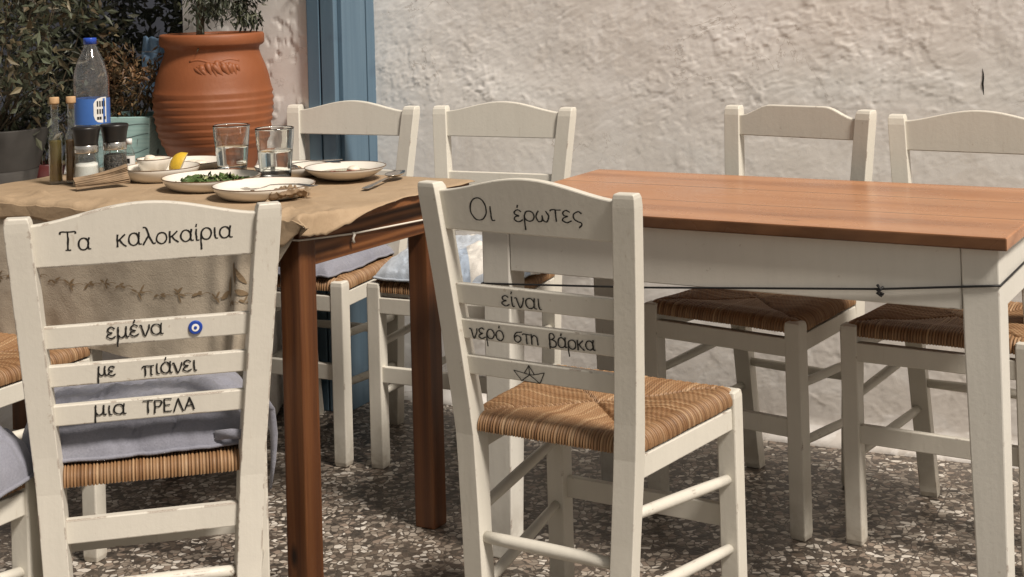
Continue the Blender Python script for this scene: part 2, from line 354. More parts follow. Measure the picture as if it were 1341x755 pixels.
# ------------------------------------------------------------------ mesh helpers
class MB:
    def __init__(self): self.v = []; self.f = []; self.sm = []; self.mi = []
    def add(self, vs, fs, smooth=False, mi=0):
        o = len(self.v); self.v += [tuple(map(float, p)) for p in vs]
        for q in fs: self.f.append(tuple(i + o for i in q)); self.sm.append(smooth); self.mi.append(mi)
        return self
    def box(self, c, s, rotz=0.0, mi=0):
        cx, cy, cz = c; a, b, d = (x / 2 for x in s); ca, sa = math.cos(rotz), math.sin(rotz)
        vs = []
        for z in (-d, d):
            for x, y in ((-a, -b), (a, -b), (a, b), (-a, b)):
                vs.append((cx + x * ca - y * sa, cy + x * sa + y * ca, cz + z))
        return self.add(vs, [(3, 2, 1, 0), (4, 5, 6, 7), (0, 1, 5, 4), (1, 2, 6, 5), (2, 3, 7, 6), (3, 0, 4, 7)], mi=mi)
    def loft(self, rings, cap=True, smooth=False, mi=0):
        n = len(rings[0]); vs = [p for r in rings for p in r]; fs = []
        for k in range(len(rings) - 1):
            for i in range(n):
                j = (i + 1) % n; fs.append((k * n + i, k * n + j, (k + 1) * n + j, (k + 1) * n + i))
        if cap:
            fs.append(tuple(reversed(range(n)))); fs.append(tuple((len(rings) - 1) * n + i for i in range(n)))
        return self.add(vs, fs, smooth, mi)
    def tube(self, pts, r, n=8, smooth=True, mi=0):
        pts = [Vector(p) for p in pts]; rs = r if isinstance(r, (list, tuple)) else [r] * len(pts)
        rings = []; prev = None
        for k, p in enumerate(pts):
            t = (pts[min(k + 1, len(pts) - 1)] - pts[max(k - 1, 0)])
            t = t.normalized() if t.length > 1e-9 else Vector((0, 0, 1))
            if prev is None:
                u = t.orthogonal().normalized()
            else:
                u = prev - t * prev.dot(t); u = u.normalized() if u.length > 1e-6 else t.orthogonal().normalized()
            prev = u; w = t.cross(u)
            rings.append([p + (u * math.cos(2 * math.pi * i / n) + w * math.sin(2 * math.pi * i / n)) * rs[k] for i in range(n)])
        return self.loft(rings, True, smooth, mi)
    def lathe(self, prof, n=40, c=(0, 0, 0), smooth=True, mod=None, mi=0):
        vs = []; fs = []; L = len(prof)
        for i in range(n):
            a = 2 * math.pi * i / n
            for k, (r, z) in enumerate(prof):
                rr = r * (mod(a, z) if mod else 1.0)
                vs.append((c[0] + rr * math.cos(a), c[1] + rr * math.sin(a), c[2] + z))
        for i in range(n):
            j = (i + 1) % n
            for k in range(L - 1): fs.append((i * L + k, j * L + k, j * L + k + 1, i * L + k + 1))
        o = len(vs)
        if prof[0][0] > 1e-5:
            vs.append((c[0], c[1], c[2] + prof[0][1])); fs += [(o, ((i + 1) % n) * L, i * L) for i in range(n)]; o += 1
        if prof[-1][0] > 1e-5:
            vs.append((c[0], c[1], c[2] + prof[-1][1])); fs += [(o, i * L + L - 1, ((i + 1) % n) * L + L - 1) for i in range(n)]
        return self.add(vs, fs, smooth, mi)
    def grid(self, P, smooth=True, mi=0):
        P = np.asarray(P); a, b = P.shape[:2]
        idx = np.arange(a * b).reshape(a, b)
        q = np.stack([idx[:-1, :-1], idx[1:, :-1], idx[1:, 1:], idx[:-1, 1:]], -1).reshape(-1, 4)
        return self.add(P.reshape(-1, 3).tolist(), [tuple(x) for x in q.tolist()], smooth, mi)
    def build(self, name, mat, parent=None, bevel=0.0, seg=2):
        me = bpy.data.meshes.new(name); me.from_pydata(self.v, [], self.f)
        me.polygons.foreach_set('use_smooth', self.sm)
        for mm in (mat if isinstance(mat, (list, tuple)) else [mat]): me.materials.append(M[mm] if isinstance(mm, str) else mm)
        if any(self.mi): me.polygons.foreach_set('material_index', self.mi)
        me.update()
        o = bpy.data.objects.new(name, me); COL.objects.link(o)
        if parent is not None: o.parent = parent
        if bevel:
            b = o.modifiers.new('bevel', 'BEVEL'); b.width = bevel; b.segments = seg; b.limit_method = 'ANGLE'; b.angle_limit = R(40)
            b.harden_normals = False
        return o

def solidify(o, t, off=-1):
    s = o.modifiers.new('thickness', 'SOLIDIFY'); s.thickness = t; s.offset = off; return o
def tag(o, label, cat, group=None, kind=None):
    if label: o['label'] = label
    if cat: o['category'] = cat
    if group: o['group'] = group
    if kind: o['kind'] = kind
    return o
def thing(name, label, cat, loc=(0, 0, 0), rotz=0.0, group=None):
    o = bpy.data.objects.new(name, None); COL.objects.link(o); o.empty_display_size = 0.05
    o.location = loc; o.rotation_euler = (0, 0, rotz)
    return tag(o, label, cat, group)
def copy_tree(o, parent=None):
    c = o.copy(); COL.objects.link(c)
    if parent is not None: c.parent = parent
    for ch in list(o.children): copy_tree(ch, c)
    return c
def vnoise(P, scale, octv=4, gain=0.5, seed=0.0):
    """vectorised value-noise fBm on an array of 2-D points, range about -1..1"""
    x = P[..., 0] * scale + seed * 17.3; y = P[..., 1] * scale + seed * 9.1
    tot = np.zeros(x.shape); amp = 1.0; nrm = 0
    def h(i, j): 
        s = np.sin(i * 127.1 + j * 311.7 + seed * 3.7) * 43758.5453
        return s - np.floor(s)
    for o in range(octv):
        i = np.floor(x); j = np.floor(y); fx = x - i; fy = y - j
        fx = fx * fx * (3 - 2 * fx); fy = fy * fy * (3 - 2 * fy)
        v = (h(i, j) * (1 - fx) + h(i + 1, j) * fx) * (1 - fy) + (h(i, j + 1) * (1 - fx) + h(i + 1, j + 1) * fx) * fy
        tot += amp * (v * 2 - 1); nrm += amp; amp *= gain; x = x * 2.03 + 5.2; y = y * 2.03 + 1.3
    return tot / nrm
def sstep(x, a, b):
    t = np.clip((x - a) / (b - a), 0, 1); return t * t * (3 - 2 * t)
def set_attr(o, name, per_vertex):
    a = o.data.color_attributes.new(name, 'FLOAT_COLOR', 'POINT')
    arr = np.ones((len(per_vertex), 4), np.float32); arr[:, :3] = per_vertex
    a.data.foreach_set('color', arr.ravel())

# ------------------------------------------------------------------ setting
fl = MB(); fl.add([(-14, -8, 0), (14, -8, 0), (14, 16, 0), (-14, 16, 0)], [(0, 1, 2, 3)])
tag(fl.build('floor', 'marble_chip_floor'), None, None, kind='structure')

WYAW = R(25.513); WD = 4.214
WT = Vector((math.cos(WYAW), -math.sin(WYAW), 0)); WN = Vector((-math.sin(WYAW), -math.cos(WYAW), 0))
W0 = Vector((0, WD, 0))
# wall coordinates: t along the wall, z up, d out of it
t0, t1, ztop = -1.03, 3.2, 2.9
nt_, nz_ = 640, 440
tt, zz = np.meshgrid(np.concatenate([np.linspace(t0, 1.60, nt_ - 60), np.linspace(1.62, t1, 60)]), np.concatenate([np.linspace(0, 1.36, nz_ - 60), np.linspace(1.38, ztop, 60)]), indexing='ij')
P2 = np.stack([tt, zz], -1)
ang = 0.6
Pr = np.stack([tt * math.cos(ang) + zz * math.sin(ang), (-tt * math.sin(ang) + zz * math.cos(ang)) * 2.2], -1)
d = 0.009 * vnoise(P2, 1.4, 3, seed=1) + 0.0026 * vnoise(P2, 7, 4, seed=2)
patch = 0.45 + 0.55 * sstep(vnoise(P2, 2.3, 3, seed=9), -0.25, 0.25)
warp = np.stack([vnoise(P2, 5, 3, seed=51), vnoise(P2, 5, 3, seed=52)], -1)
Prw = Pr + 0.05 * warp
flake = vnoise(P2 + 0.05 * warp, 5.2, 5, 0.65, seed=4); d += 0.0011 * sstep(flake, 0.05, 0.07) * patch
flake2 = vnoise(P2 + 0.05 * warp, 9.5, 5, 0.65, seed=14); d += 0.0009 * sstep(flake2, 0.14, 0.16) * patch
flake3 = vnoise(Prw, 13, 4, 0.65, seed=15); d += 0.0008 * sstep(flake3, 0.22, 0.25) * patch
pit = vnoise(Prw, 36, 4, 0.6, seed=5); d -= 0.0011 * sstep(pit, 0.34, 0.55) * patch
lump = vnoise(Prw, 29, 4, 0.6, seed=6); d += 0.0010 * sstep(lump, 0.34, 0.60) * patch
d += 0.0010 * vnoise(Prw, 55, 3, 0.65, seed=7)
smoothband = sstep(zz + 0.05 * vnoise(P2, 2, 2, seed=8), 0.80, 0.93)     # smoother lower coats
d *= 0.45 + 0.55 * smoothband
d += 0.030 * (1 - sstep(zz, 0.0, 0.08)) ** 2
Pw = np.zeros((nt_, nz_, 3))
for k in range(3): Pw[..., k] = W0[k] + WT[k] * tt + WN[k] * d
Pw[..., 2] = zz
wm = MB(); wm.grid(Pw)
# back and end of the wall: 0.35 m thick
def wp(t, dd, z): q = W0 + WT * t + WN * dd; return (q.x, q.y, z)
b0, b1 = wp(t0, -0.35, 0), wp(t1, -0.35, 0); b2, b3 = wp(t1, -0.35, ztop), wp(t0, -0.35, ztop)
f0, f1, f2, f3 = wp(t0, 0.004, 0), wp(t1, 0.004, 0), wp(t1, 0.004, ztop), wp(t0, 0.004, ztop)
wm.add([b0, b1, b2, b3, f0, f1, f2, f3], [(0, 1, 2, 3), (0, 3, 7, 4), (1, 5, 6, 2), (3, 2, 6, 7)])
wall = wm.build('plaster_wall', 'lime_plaster')
tag(wall, 'rough white lime-washed plaster wall behind the chairs', 'wall')
def wall_d(t, z): return float(d[np.abs(tt[:, 0] - t).argmin(), np.abs(zz[0] - z).argmin()])
cr = MB(); cr.tube([wp(t, wall_d(t, z) - 0.0006, z) for t, z in ((1.2856, .975), (1.2872, .962), (1.2870, .950), (1.2852, .936), (1.2862, .922), (1.287, .908))], [0.0006, 0.002, 0.0026, 0.0028, 0.002, 0.0006], 6)
cr.build('crack', 'ink_black', wall)

pt_, pn_ = np.meshgrid(np.linspace(t0 + 0.002, -0.5715, 130), np.linspace(0, 2.9, 420), indexing='ij')  # step added to the wall strip so the post's shadow misses it
Pq = np.stack([pt_, pn_], -1)
dq = 0.186 + 0.003 * vnoise(Pq, 3, 3, seed=41) + 0.0022 * sstep(vnoise(Pq, 5, 4, 0.6, seed=42), 0.05, 0.08) + 0.0030 * sstep(vnoise(Pq, 20, 4, 0.6, seed=43), 0.3, 0.55) - 0.0028 * sstep(vnoise(Pq, 24, 4, 0.6, seed=44), 0.34, 0.55)
Pv = np.zeros(pt_.shape + (3,))
for k in range(3): Pv[..., k] = W0[k] + WT[k] * pt_ + WN[k] * dq
Pv[..., 2] = pn_
pm = MB(); pm.grid(Pv)
e0, e1 = t0 + 0.002, -0.5715
q8 = [wp(e0, 0.184, 0), wp(e1, 0.184, 0), wp(e1, 0.184, 2.9), wp(e0, 0.184, 2.9), wp(e0, -0.02, 0), wp(e1, -0.02, 0), wp(e1, -0.02, 2.9), wp(e0, -0.02, 2.9)]
pm.add(q8, [(1, 5, 6, 2), (0, 3, 7, 4), (3, 2, 6, 7)])
tag(pm.build('lit_wall_step', 'lime_plaster'), 'white plastered wall strip left of the blue post, stepped forward to stay lit', 'wall')

# masonry bench for the pots, left of the wall end
bench = MB(); bench.box((-1.90, 4.60, 0.32), (2.4, 1.16, 0.64))
ob = bench.build('plaster_bench', 'lime_plaster', bevel=0.02)
ob.rotation_euler = (0, 0, R(0)); tag(ob, 'white plastered masonry bench that carries the plant pots', 'bench')
hw = MB(); hw.box((-3.2, 7.6, 1.8), (7.0, 0.3, 3.6))  # its dark colour stands in for the night shade behind the plants
tag(hw.build('house_wall', 'dark_blue_grey'), 'house wall far behind the potted plants, coloured dark in place of shade', 'wall')

# blue post against the wall
PT = -0.5215   # along the wall
bp = thing('wooden_post', 'blue painted plank-clad wooden post standing against the white wall', 'post', tuple(W0 + WT * PT), -WYAW)
# local: x along wall, -y out of wall
w_, d_ = 0.096, 0.19
core = MB(); core.box((0, -d_ / 2 + 0.01, 1.2), (w_ - 0.008, d_ - 0.004, 2.4)); core.build('post_core', 'ink_black', bp)
g = 0.0022
for x0, x1 in ((-w_ / 2, -0.004), (-0.0005, w_ / 2 - 0.001)):
    q = MB(); q.box(((x0 + x1) / 2, -d_ - 0.004, 1.2), (x1 - x0 - g, 0.022, 2.4)); q.build('plank', 'blue_paint', bp, 0.002)
for y0, y1 in ((-d_ + 0.008, -0.050), (-0.045, 0.02)):
    q = MB(); q.box((w_ / 2, (y0 + y1) / 2, 1.2), (0.022, y1 - y0 - g * 0.6, 2.4)); q.build('plank', 'blue_paint', bp, 0.002)

# unseen roof added to shade the plant corner: beams with a layer of reeds
pg = thing('shade_roof', 'added out-of-view roof of reeds that shades the potted plants', 'shade_roof', (-1.35, 4.0, 2.42))
for yy in (-0.75, 0.0, 0.75):
    m = MB(); m.box((0, yy, 0), (1.9, 0.07, 0.10)); m.build('beam', 'blue_paint', pg, 0.004)
m = MB(); rg = random.Random(12); x = -0.95
while x < 0.95:
    r_ = rg.uniform(.006, .010); o_ = rg.uniform(-.05, .05); m.tube([(x, -.95 + o_, .062 + r_), (x + rg.uniform(-.01, .01), 0, .060 + r_), (x, .95 + o_, .062 + r_)], r_, 5); x += r_ * 7.0
m.build('shade_reeds', 'twig', pg)

# ------------------------------------------------------------------ chair
H, HS = 0.882, 0.470
WF, WS, WTP, WB, D, LT, LB, LG = 0.4028, 0.3513, 0.4243, 0.300, 0.3792, -0.0479, -0.0036, 0.0373
ZS = 0.44
def post_c(z, wt=WTP, h=H):
    """outer half width and rear-face y of the rear posts at height z"""
    if z > ZS:
        t = (z - ZS) / (h - ZS); return (WS * (1 - t) + wt * t) / 2, LT * t ** 1.3
    t = 1 - z / ZS; return (WS * (1 - t) + WB * t) / 2, LB * t - 0.012 * t * t
PW, PD = 0.040, 0.035
def rear_post(s, wt, h):
    m = MB(); rings = []
    zs = [0, 0.012, 0.15, 0.30, 0.40, 0.44, 0.50, 0.60, 0.70, 0.80, h - 0.022, h - 0.008, h - 0.001, h]
    a = s * R(5)
    for k, z in enumerate(zs):
        hw_, y = post_c(z, wt, h); ins = {0: 0.003, len(zs) - 1: 0.011, len(zs) - 2: 0.006, len(zs) - 3: 0.002}.get(k, 0.0)
        cx, cy = s * (hw_ - PW / 2), y + PD / 2
        bul = 0.006 * math.exp(-((z - 0.44) / 0.07) ** 2)       # the post is left thicker at the seat
        hx, hy = PW / 2 - ins * 0.4, PD / 2
        ring = []
        for x, yy in ((-hx, -hy + ins * 0.3), (hx, -hy + ins * 0.3), (hx, hy - ins + bul), (-hx, hy - ins + bul)):
            ring.append((cx + x * math.cos(a) - yy * math.sin(a), cy + x * math.sin(a) + yy * math.cos(a), z))
        rings.append(ring)
    m.loft(rings); return m
def front_leg(s):
    m = MB(); cx, cy = s * (WF / 2 - LG / 2), D - LG / 2; rings = []
    for z, k in ((0, 0.88), (0.012, 1.0), (HS - 0.012, 1.0), (HS - 0.003, 0.93), (HS, 0.80)):
        e = LG / 2 * k; rings.append([(cx - e, cy - e, z), (cx + e, cy - e, z), (cx + e, cy + e, z), (cx - e, cy + e, z)])
    m.loft(rings); return m
def board(z0, ztopf, off, th, wt, h, curve=0.0, n=24):
    """slat or rail between the rear posts; ztopf(x) gives the upper edge, off is the rear face behind... in front of the post's rear face"""
    m = MB(); rings = []
    for i in range(n + 1):
        u = -1 + 2 * i / n
        zb = z0; xm = post_c(zb, wt, h)[0] - PW + 0.004
        x = u * xm; zt = ztopf(u)
        xt = u * (post_c(zt, wt, h)[0] - PW + 0.004)
        cb = curve * (u * u - 1)
        yb, yt = post_c(zb, wt, h)[1] + off + cb, post_c(zt, wt, h)[1] + off + cb
        rings.append([(x, yb, zb), (x, yb + th, zb), (xt, yt + th, zt), (xt, yt, zt)])
    m.loft(rings); return m

def straw_mesh():
    n = 540
    u = np.linspace(-1.16, 1.16, n); U, V = np.meshgrid(u, u, indexing='ij')
    cu, cv = np.clip(U, -1, 1), np.clip(V, -1, 1); eu, ev = np.abs(U) - np.abs(cu), np.abs(V) - np.abs(cv)
    yb, yf = 0.032, D - 0.027
    Y = yb + (cv + 1) / 2 * (yf - yb)
    half = (WS / 2 - 0.026) + (cv + 1) / 2 * ((WF - WS) / 2)
    X = cu * half
    a = np.maximum(np.abs(cu), np.abs(cv))
    side = np.abs(cu) > np.abs(cv)            # strands wrap the side rails here and run along x
    along = np.where(side, cv, cu)            # coordinate that numbers the strands
    pitch = 27.0
    jit = 0.45 * vnoise(np.stack([along * 9.0 + np.where(side, np.sign(cu) * 7, np.sign(cv) * 13), along * 0], -1), 1.0, 3, seed=15) + 0.08 * vnoise(np.stack([X, Y], -1), 38, 2, seed=11)
    ph = along * pitch + jit + np.where(side, np.sign(cu) * 0.35, np.sign(cv) * 0.1)
    fr = ph - np.floor(ph); prof = np.sqrt(np.clip(1 - (2 * fr - 1) ** 2, 0, 1)); runl = np.where(side, cu, cv) * 0.18; twist = np.sin(2 * math.pi * (runl * 95 + fr * 0.9 + 0.37 * np.floor(ph)))
    sid = np.floor(ph) + np.where(side, np.where(cu > 0, 300, 500), np.where(cv > 0, 700, 900))
    ctr = 1 - a
    diag = np.abs(np.abs(cu) - np.abs(cv))
    Z = 0.477 - 0.009 * sstep(ctr, 0.0, 0.55) - 0.006 * np.exp(-(diag / 0.035) ** 2) * (a < 0.97)
    Z += 0.0010 * vnoise(np.stack([X, Y], -1), 14, 2, seed=12)
    amp = 0.0054
    e = np.maximum(eu, ev) / 0.16
    th = e * math.pi * 0.58; rad = 0.0215
    nx = np.where(eu > 0, np.sign(U), 0.0); ny = np.where(ev > 0, np.sign(V), 0.0)
    ln = np.maximum(np.hypot(nx, ny), 1e-6); nx, ny = nx / ln, ny / ln
    on = (e > 0)
    out = np.where(on, np.sin(th) * rad, 0.0); dn = np.where(on, (1 - np.cos(th)) * rad, 0.0)
    soft = sstep(a, 0.80, 1.0) * 0.004
    disp = amp * (prof - 0.6) + 0.0005 * twist * prof
    X2 = X + nx * (out + np.where(on, np.sin(th), 0) * disp); Y2 = Y + ny * (out + np.where(on, np.sin(th), 0) * disp)
    Z2 = Z - soft - dn + np.where(on, np.cos(th), 1.0) * disp
    m = MB(); m.grid(np.stack([X2, Y2, Z2], -1))
    hsh = np.abs(np.sin(sid * 12.9898) * 43758.5453) % 1.0
    hs2 = np.abs(np.sin(sid * 78.233) * 12543.123) % 1.0
    base = np.array([0.275, 0.160, 0.080]); dark = np.array([0.18, 0.092, 0.040]); pale = np.array([0.40, 0.265, 0.15])
    c = base[None, None] * np.ones((n, n, 1))
    c = np.where((hsh < 0.35)[..., None], dark + (base - dark) * hs2[..., None], c)
    c = np.where((hsh > 0.72)[..., None], base + (pale - base) * hs2[..., None], c)
    gap = np.clip(1 - prof * 1.3, 0, 1)[..., None]
    c = c * (1 - 0.85 * gap) * (1 + 0.16 * twist[..., None])          # shade between strands put into the colour
    return m, c.reshape(-1, 3)

def dowel(p, q, r=0.0105):
    p, q = Vector(p), Vector(q); m = MB()
    n = 6; pts = [p.lerp(q, i / n) for i in range(n + 1)]
    rs = [r * (0.86 + 0.14 * math.sin(math.pi * i / n)) for i in range(n + 1)]
    return m.tube(pts, rs, 12)

def arch(zc, ze, flat=False):
    if flat: return lambda u: ze + (zc - ze) * float(sstep(1 - abs(u), 0.05, 0.55))
    return lambda u: ze + (zc - ze) * (math.cos(min(1, abs(u) * 0.97) * math.pi) * 0.5 + 0.5) ** 0.85

STRAW = None
def make_chair(name, label, loc, a, group, style='plain', mat='cream_paint', rear='dowel'):
    """style: plain arch / flat arch; local +y is where the sitter looks"""
    global STRAW
    t = thing(name, label, 'chair', (loc[0], loc[1], 0), -R(a), group)
    wt, h = (0.3997, 0.894) if style == 'flat' else (WTP, H)
    for s in (-1, 1):
        front_leg(s).build('front_leg', mat, t, 0.003)
        rear_post(s, wt, h).build('back_post', mat, t, 0.0035, 3)
    if style == 'flat': top = board(0.822, arch(0.899, 0.872, True), 0.012, 0.016, wt, h)
    else: top = board(0.800, arch(0.896, 0.868), 0.010, 0.017, wt, h)
    parts = {'top': top.build('top_rail', mat, t, 0.0025)}
    sl = []
    for zb, zt in ((0.669, 0.705), (0.608, 0.642), (0.545, 0.578)):
        sl.append(board(zb, lambda u, zt=zt: zt, 0.011, 0.015, wt, h).build('slat', mat, t, 0.002))
    parts['slats'] = sl
    for s in (-1, 1):
        m = MB(); x0, x1 = s * (WS / 2 - 0.016), s * (WF / 2 - 0.017)
        y0, y1 = 0.028, D - LG + 0.004; hw_ = 0.011
        m.loft([[(x0 - hw_, y0, 0.402), (x0 + hw_, y0, 0.402), (x0 + hw_, y0, 0.440), (x0 - hw_, y0, 0.440)],
                [(x1 - hw_, y1, 0.402), (x1 + hw_, y1, 0.402), (x1 + hw_, y1, 0.440), (x1 - hw_, y1, 0.440)]])
        m.build('seat_rail', mat, t, 0.002)
    fx = WF / 2 - LG + 0.004
    m = MB(); m.box((0, D - LG / 2 + 0.006, 0.4135), (2 * fx, 0.022, 0.040)); m.build('seat_rail', mat, t, 0.002)
    m = MB(); m.box((0, D - LG / 2 + 0.004, 0.238), (2 * fx, 0.016, 0.040)); m.build('front_stretcher', mat, t, 0.002)
    for s, zr, zf in ((-1, 0.303, 0.330), (1, 0.340, 0.310)):
        xr = s * (post_c(zr)[0] - PW / 2); xf = s * (WF / 2 - LG / 2)
        dowel((xr, 0.026, zr), (xf, D - LG + 0.006, zf)).build('side_stretcher', mat, t)
        dowel((xr * 0.97, 0.018, zr - 0.135), (xf, D - LG + 0.006, zf - 0.125)).build('side_stretcher', mat, t)
    xr = post_c(0.26)[0] - PW + 0.004
    if rear == 'flat':
        m = MB(); m.box((0, 0.016, 0.376), (2 * (post_c(0.376)[0] - PW + 0.004), 0.016, 0.038)); m.build('rear_stretcher', mat, t, 0.002)
        dowel((-xr, 0.014, 0.284), (xr, 0.014, 0.284)).build('rear_stretcher', mat, t)
    else:
        dowel((-xr, 0.012, 0.263), (xr, 0.012, 0.263), 0.0115).build('rear_stretcher', mat, t)
    if STRAW is None:
        m, c = straw_mesh(); o = m.build('seat', 'rush_straw', t); set_attr(o, 'strand', c); STRAW = o
    else:
        o = STRAW.copy(); COL.objects.link(o); o.parent = t
    return t, parts

# hand lettering ----------------------------------------------------
def arc(cx, cy, rx, ry, a0, a1, n=16):
    return [(cx + rx * math.cos(R(a0 + (a1 - a0) * i / n)), cy + ry * math.sin(R(a0 + (a1 - a0) * i / n))) for i in range(n + 1)]
def spl(*p):
    out = []; p = [p[0]] + list(p) + [p[-1]]
    for i in range(1, len(p) - 2):
        for k in range(7):
            t = k / 7; q = []
            for d_ in (0, 1):
                a, b, c_, d2 = p[i - 1][d_], p[i][d_], p[i + 1][d_], p[i + 2][d_]
                q.append(0.5 * (2 * b + (c_ - a) * t + (2 * a - 5 * b + 4 * c_ - d2) * t * t + (3 * b - a - 3 * c_ + d2) * t ** 3))
            out.append(tuple(q))
    out.append(tuple(p[-2])); return out
al = [arc(.42, .48, .40, .50, 60, 420), spl((.86, 1.0), (.80, .5), (.84, .06), (1.0, .03))]
ep = [spl((.62, .86), (.36, 1.0), (.08, .82), (.14, .58), (.42, .50), (.10, .38), (.02, .16), (.34, -.02), (.70, .14))]
io = [spl((.12, .95), (.12, .4), (.18, .05), (.34, .02))]
nu = [spl((-.05, .95), (.1, .9), (.38, .02), (.70, .6), (.76, .97))]
ro = [arc(.44, .50, .40, .48, 180, -180), spl((.04, .55), (.02, 0), (.04, -.72))]
tick = lambda x: [[(x - .03, 1.22), (x + .02, 1.40)]]
G = {
 'Ο': ([arc(.55, .78, .52, .80, 90, 450, 28)], 1.22), 'ι': (io, .48), 'ε': (ep, .84), 'έ': (ep + tick(.36), .84), 'ρ': (ro, 1.0),
 'ω': ([spl((.22, .95), (.0, .5), (.18, .02), (.46, .12), (.52, .55), (.58, .12), (.86, .02), (1.04, .5), (.84, .95))], 1.22),
 'τ': ([spl((-.02, .88), (.15, .97), (.80, .95)), spl((.40, .95), (.40, .4), (.42, .0))], .92),
 'ς': ([spl((.72, .80), (.48, .98), (.12, .80), (.06, .42), (.32, .10), (.62, -.02), (.66, -.24), (.46, -.46))], .84),
 'ί': (io + tick(.14), .48), 'ν': (nu, .92), 'α': (al, 1.12), 'ά': (al + tick(.44), 1.12), 'ό': ([arc(.42, .48, .40, .50, 90, 450)] + tick(.42), 1.0),
 'ο': ([arc(.42, .48, .40, .50, 90, 450)], 1.0), 'σ': ([spl((.90, 1.10), (.40, 1.02), (.05, .62), (.08, .2), (.40, 0), (.72, .2), (.70, .56), (.40, .68), (.1, .5))], 1.0),
 'η': ([[(.05, .98), (.05, .0)], spl((.05, .62), (.30, .92), (.62, .80), (.68, .4), (.70, .0))], .92),
 'β': ([spl((.06, -.15), (.08, .8), (.14, 1.42), (.46, 1.46), (.62, 1.12), (.34, .82), (.12, .80)), spl((.34, .82), (.74, .62), (.72, .15), (.40, 0), (.10, .06))], .96),
 'κ': ([[(.06, .97), (.06, .0)], spl((.62, .95), (.30, .62), (.10, .46)), spl((.22, .55), (.45, .22), (.72, .0))], .90),
 'Τ': ([spl((-.06, 1.40), (.02, 1.56), (.58, 1.54), (1.14, 1.56), (1.20, 1.40)), [(.58, 1.54), (.57, .0)], [(.40, .0), (.76, .0)]], 1.40),
 'λ': ([spl((.06, 1.50), (.26, 1.42), (.52, .7), (.78, .1), (.96, .06)), [(.48, .82), (.04, .0)]], 1.05),
 'μ': ([spl((.10, .97), (.08, .2), (.02, -.75)), spl((.10, .30), (.30, .02), (.60, .14), (.74, .5)), spl((.74, .97), (.74, .25), (.82, .02), (.94, .05))], 1.08),
 'π': ([spl((-.02, .84), (.16, .96), (.98, .95)), [(.26, .95), (.24, .0)], spl((.76, .95), (.76, .2), (.86, .02))], 1.16),
 'Ρ': ([[(.08, 1.36), (.08, .0)], spl((.08, 1.36), (.60, 1.30), (.70, 1.0), (.50, .72), (.10, .68))], .88),
 'Ε': ([[(.08, 1.36), (.08, .0)], [(.08, 1.36), (.72, 1.36)], [(.08, .70), (.60, .70)], [(.08, .0), (.74, .0)]], .96),
 'Λ': ([[(.0, .0), (.40, 1.36)], [(.40, 1.36), (.84, .0)]], 1.04), 'Α': ([[(.0, .0), (.42, 1.36)], [(.42, 1.36), (.86, .0)], [(.15, .46), (.70, .46)]], 1.0),
 'Τc': ([[(.0, 1.36), (.86, 1.36)], [(.43, 1.36), (.43, .0)]], .98),
}
def ribbon(m, pts, pen, place):
    p0_ = random.uniform(0, 50); P = [Vector((x, y, 0)) for x, y in pts]
    if len(P) < 4:
        P = [P[k].lerp(P[k + 1], t / 5) for k in range(len(P) - 1) for t in range(5)] + [P[-1]]
    P = [p + Vector((mnoise.noise(Vector((p.x * 130 + p0_, p.y * 130, 0))), mnoise.noise(Vector((p.x * 130, p.y * 130 + p0_, 9))), 0)) * 0.0007 for p in P]
    Lf, Rt = [], []
    for i, p in enumerate(P):
        t = P[min(i + 1, len(P) - 1)] - P[max(i - 1, 0)]
        if t.length < 1e-9: t = Vector((1, 0, 0))
        t.normalize(); nn = Vector((-t.y, t.x, 0)) * pen / 2
        w = (0.66 + 0.30 * abs(t.y)) * (1 + 0.34 * mnoise.noise(Vector((p.x * 420 + p0_, p.y * 420, 1.7))))             # brush: thicker on the downstrokes
        e = t * pen * 0.3 * (-1 if i == 0 else (1 if i == len(P) - 1 else 0))
        Lf.append(p + nn * w + e); Rt.append(p - nn * w + e)
    n = len(P)
    m.add([place(p.x, p.y) for p in Lf + Rt], [(i, i + 1, n + i + 1, n + i) for i in range(n - 1)])
def surf(off, wt=WTP, h=H):
    return lambda x, z: (x, post_c(z, wt, h)[1] + off, z)
def write(m, word, x0, x1, z0, z1, xh, pen=0.0030, off=0.0094):
    """letters from local x0 to x1, base line from z0 to z1, x-height xh"""
    keys = []
    for i, ch in enumerate(word):
        keys.append('Τc' if (ch == 'Τ' and word.isupper()) else ch)
    tot = sum(G[k][1] for k in keys) - 0.12; sx = (x1 - x0) / tot
    cur = 0; sf = surf(off)
    for k in keys:
        strokes, adv = G[k]
        jz = random.uniform(-.05, .05); js = random.uniform(.95, 1.05)
        for st in strokes:
            pts = [((cur + x) * sx, (y * js + jz) * xh) for x, y in st]
            pl = lambda X, Z: sf(x0 + X, z0 + (z1 - z0) * X / (x1 - x0) + Z)
            ribbon(m, pts, pen, pl)
        cur += adv

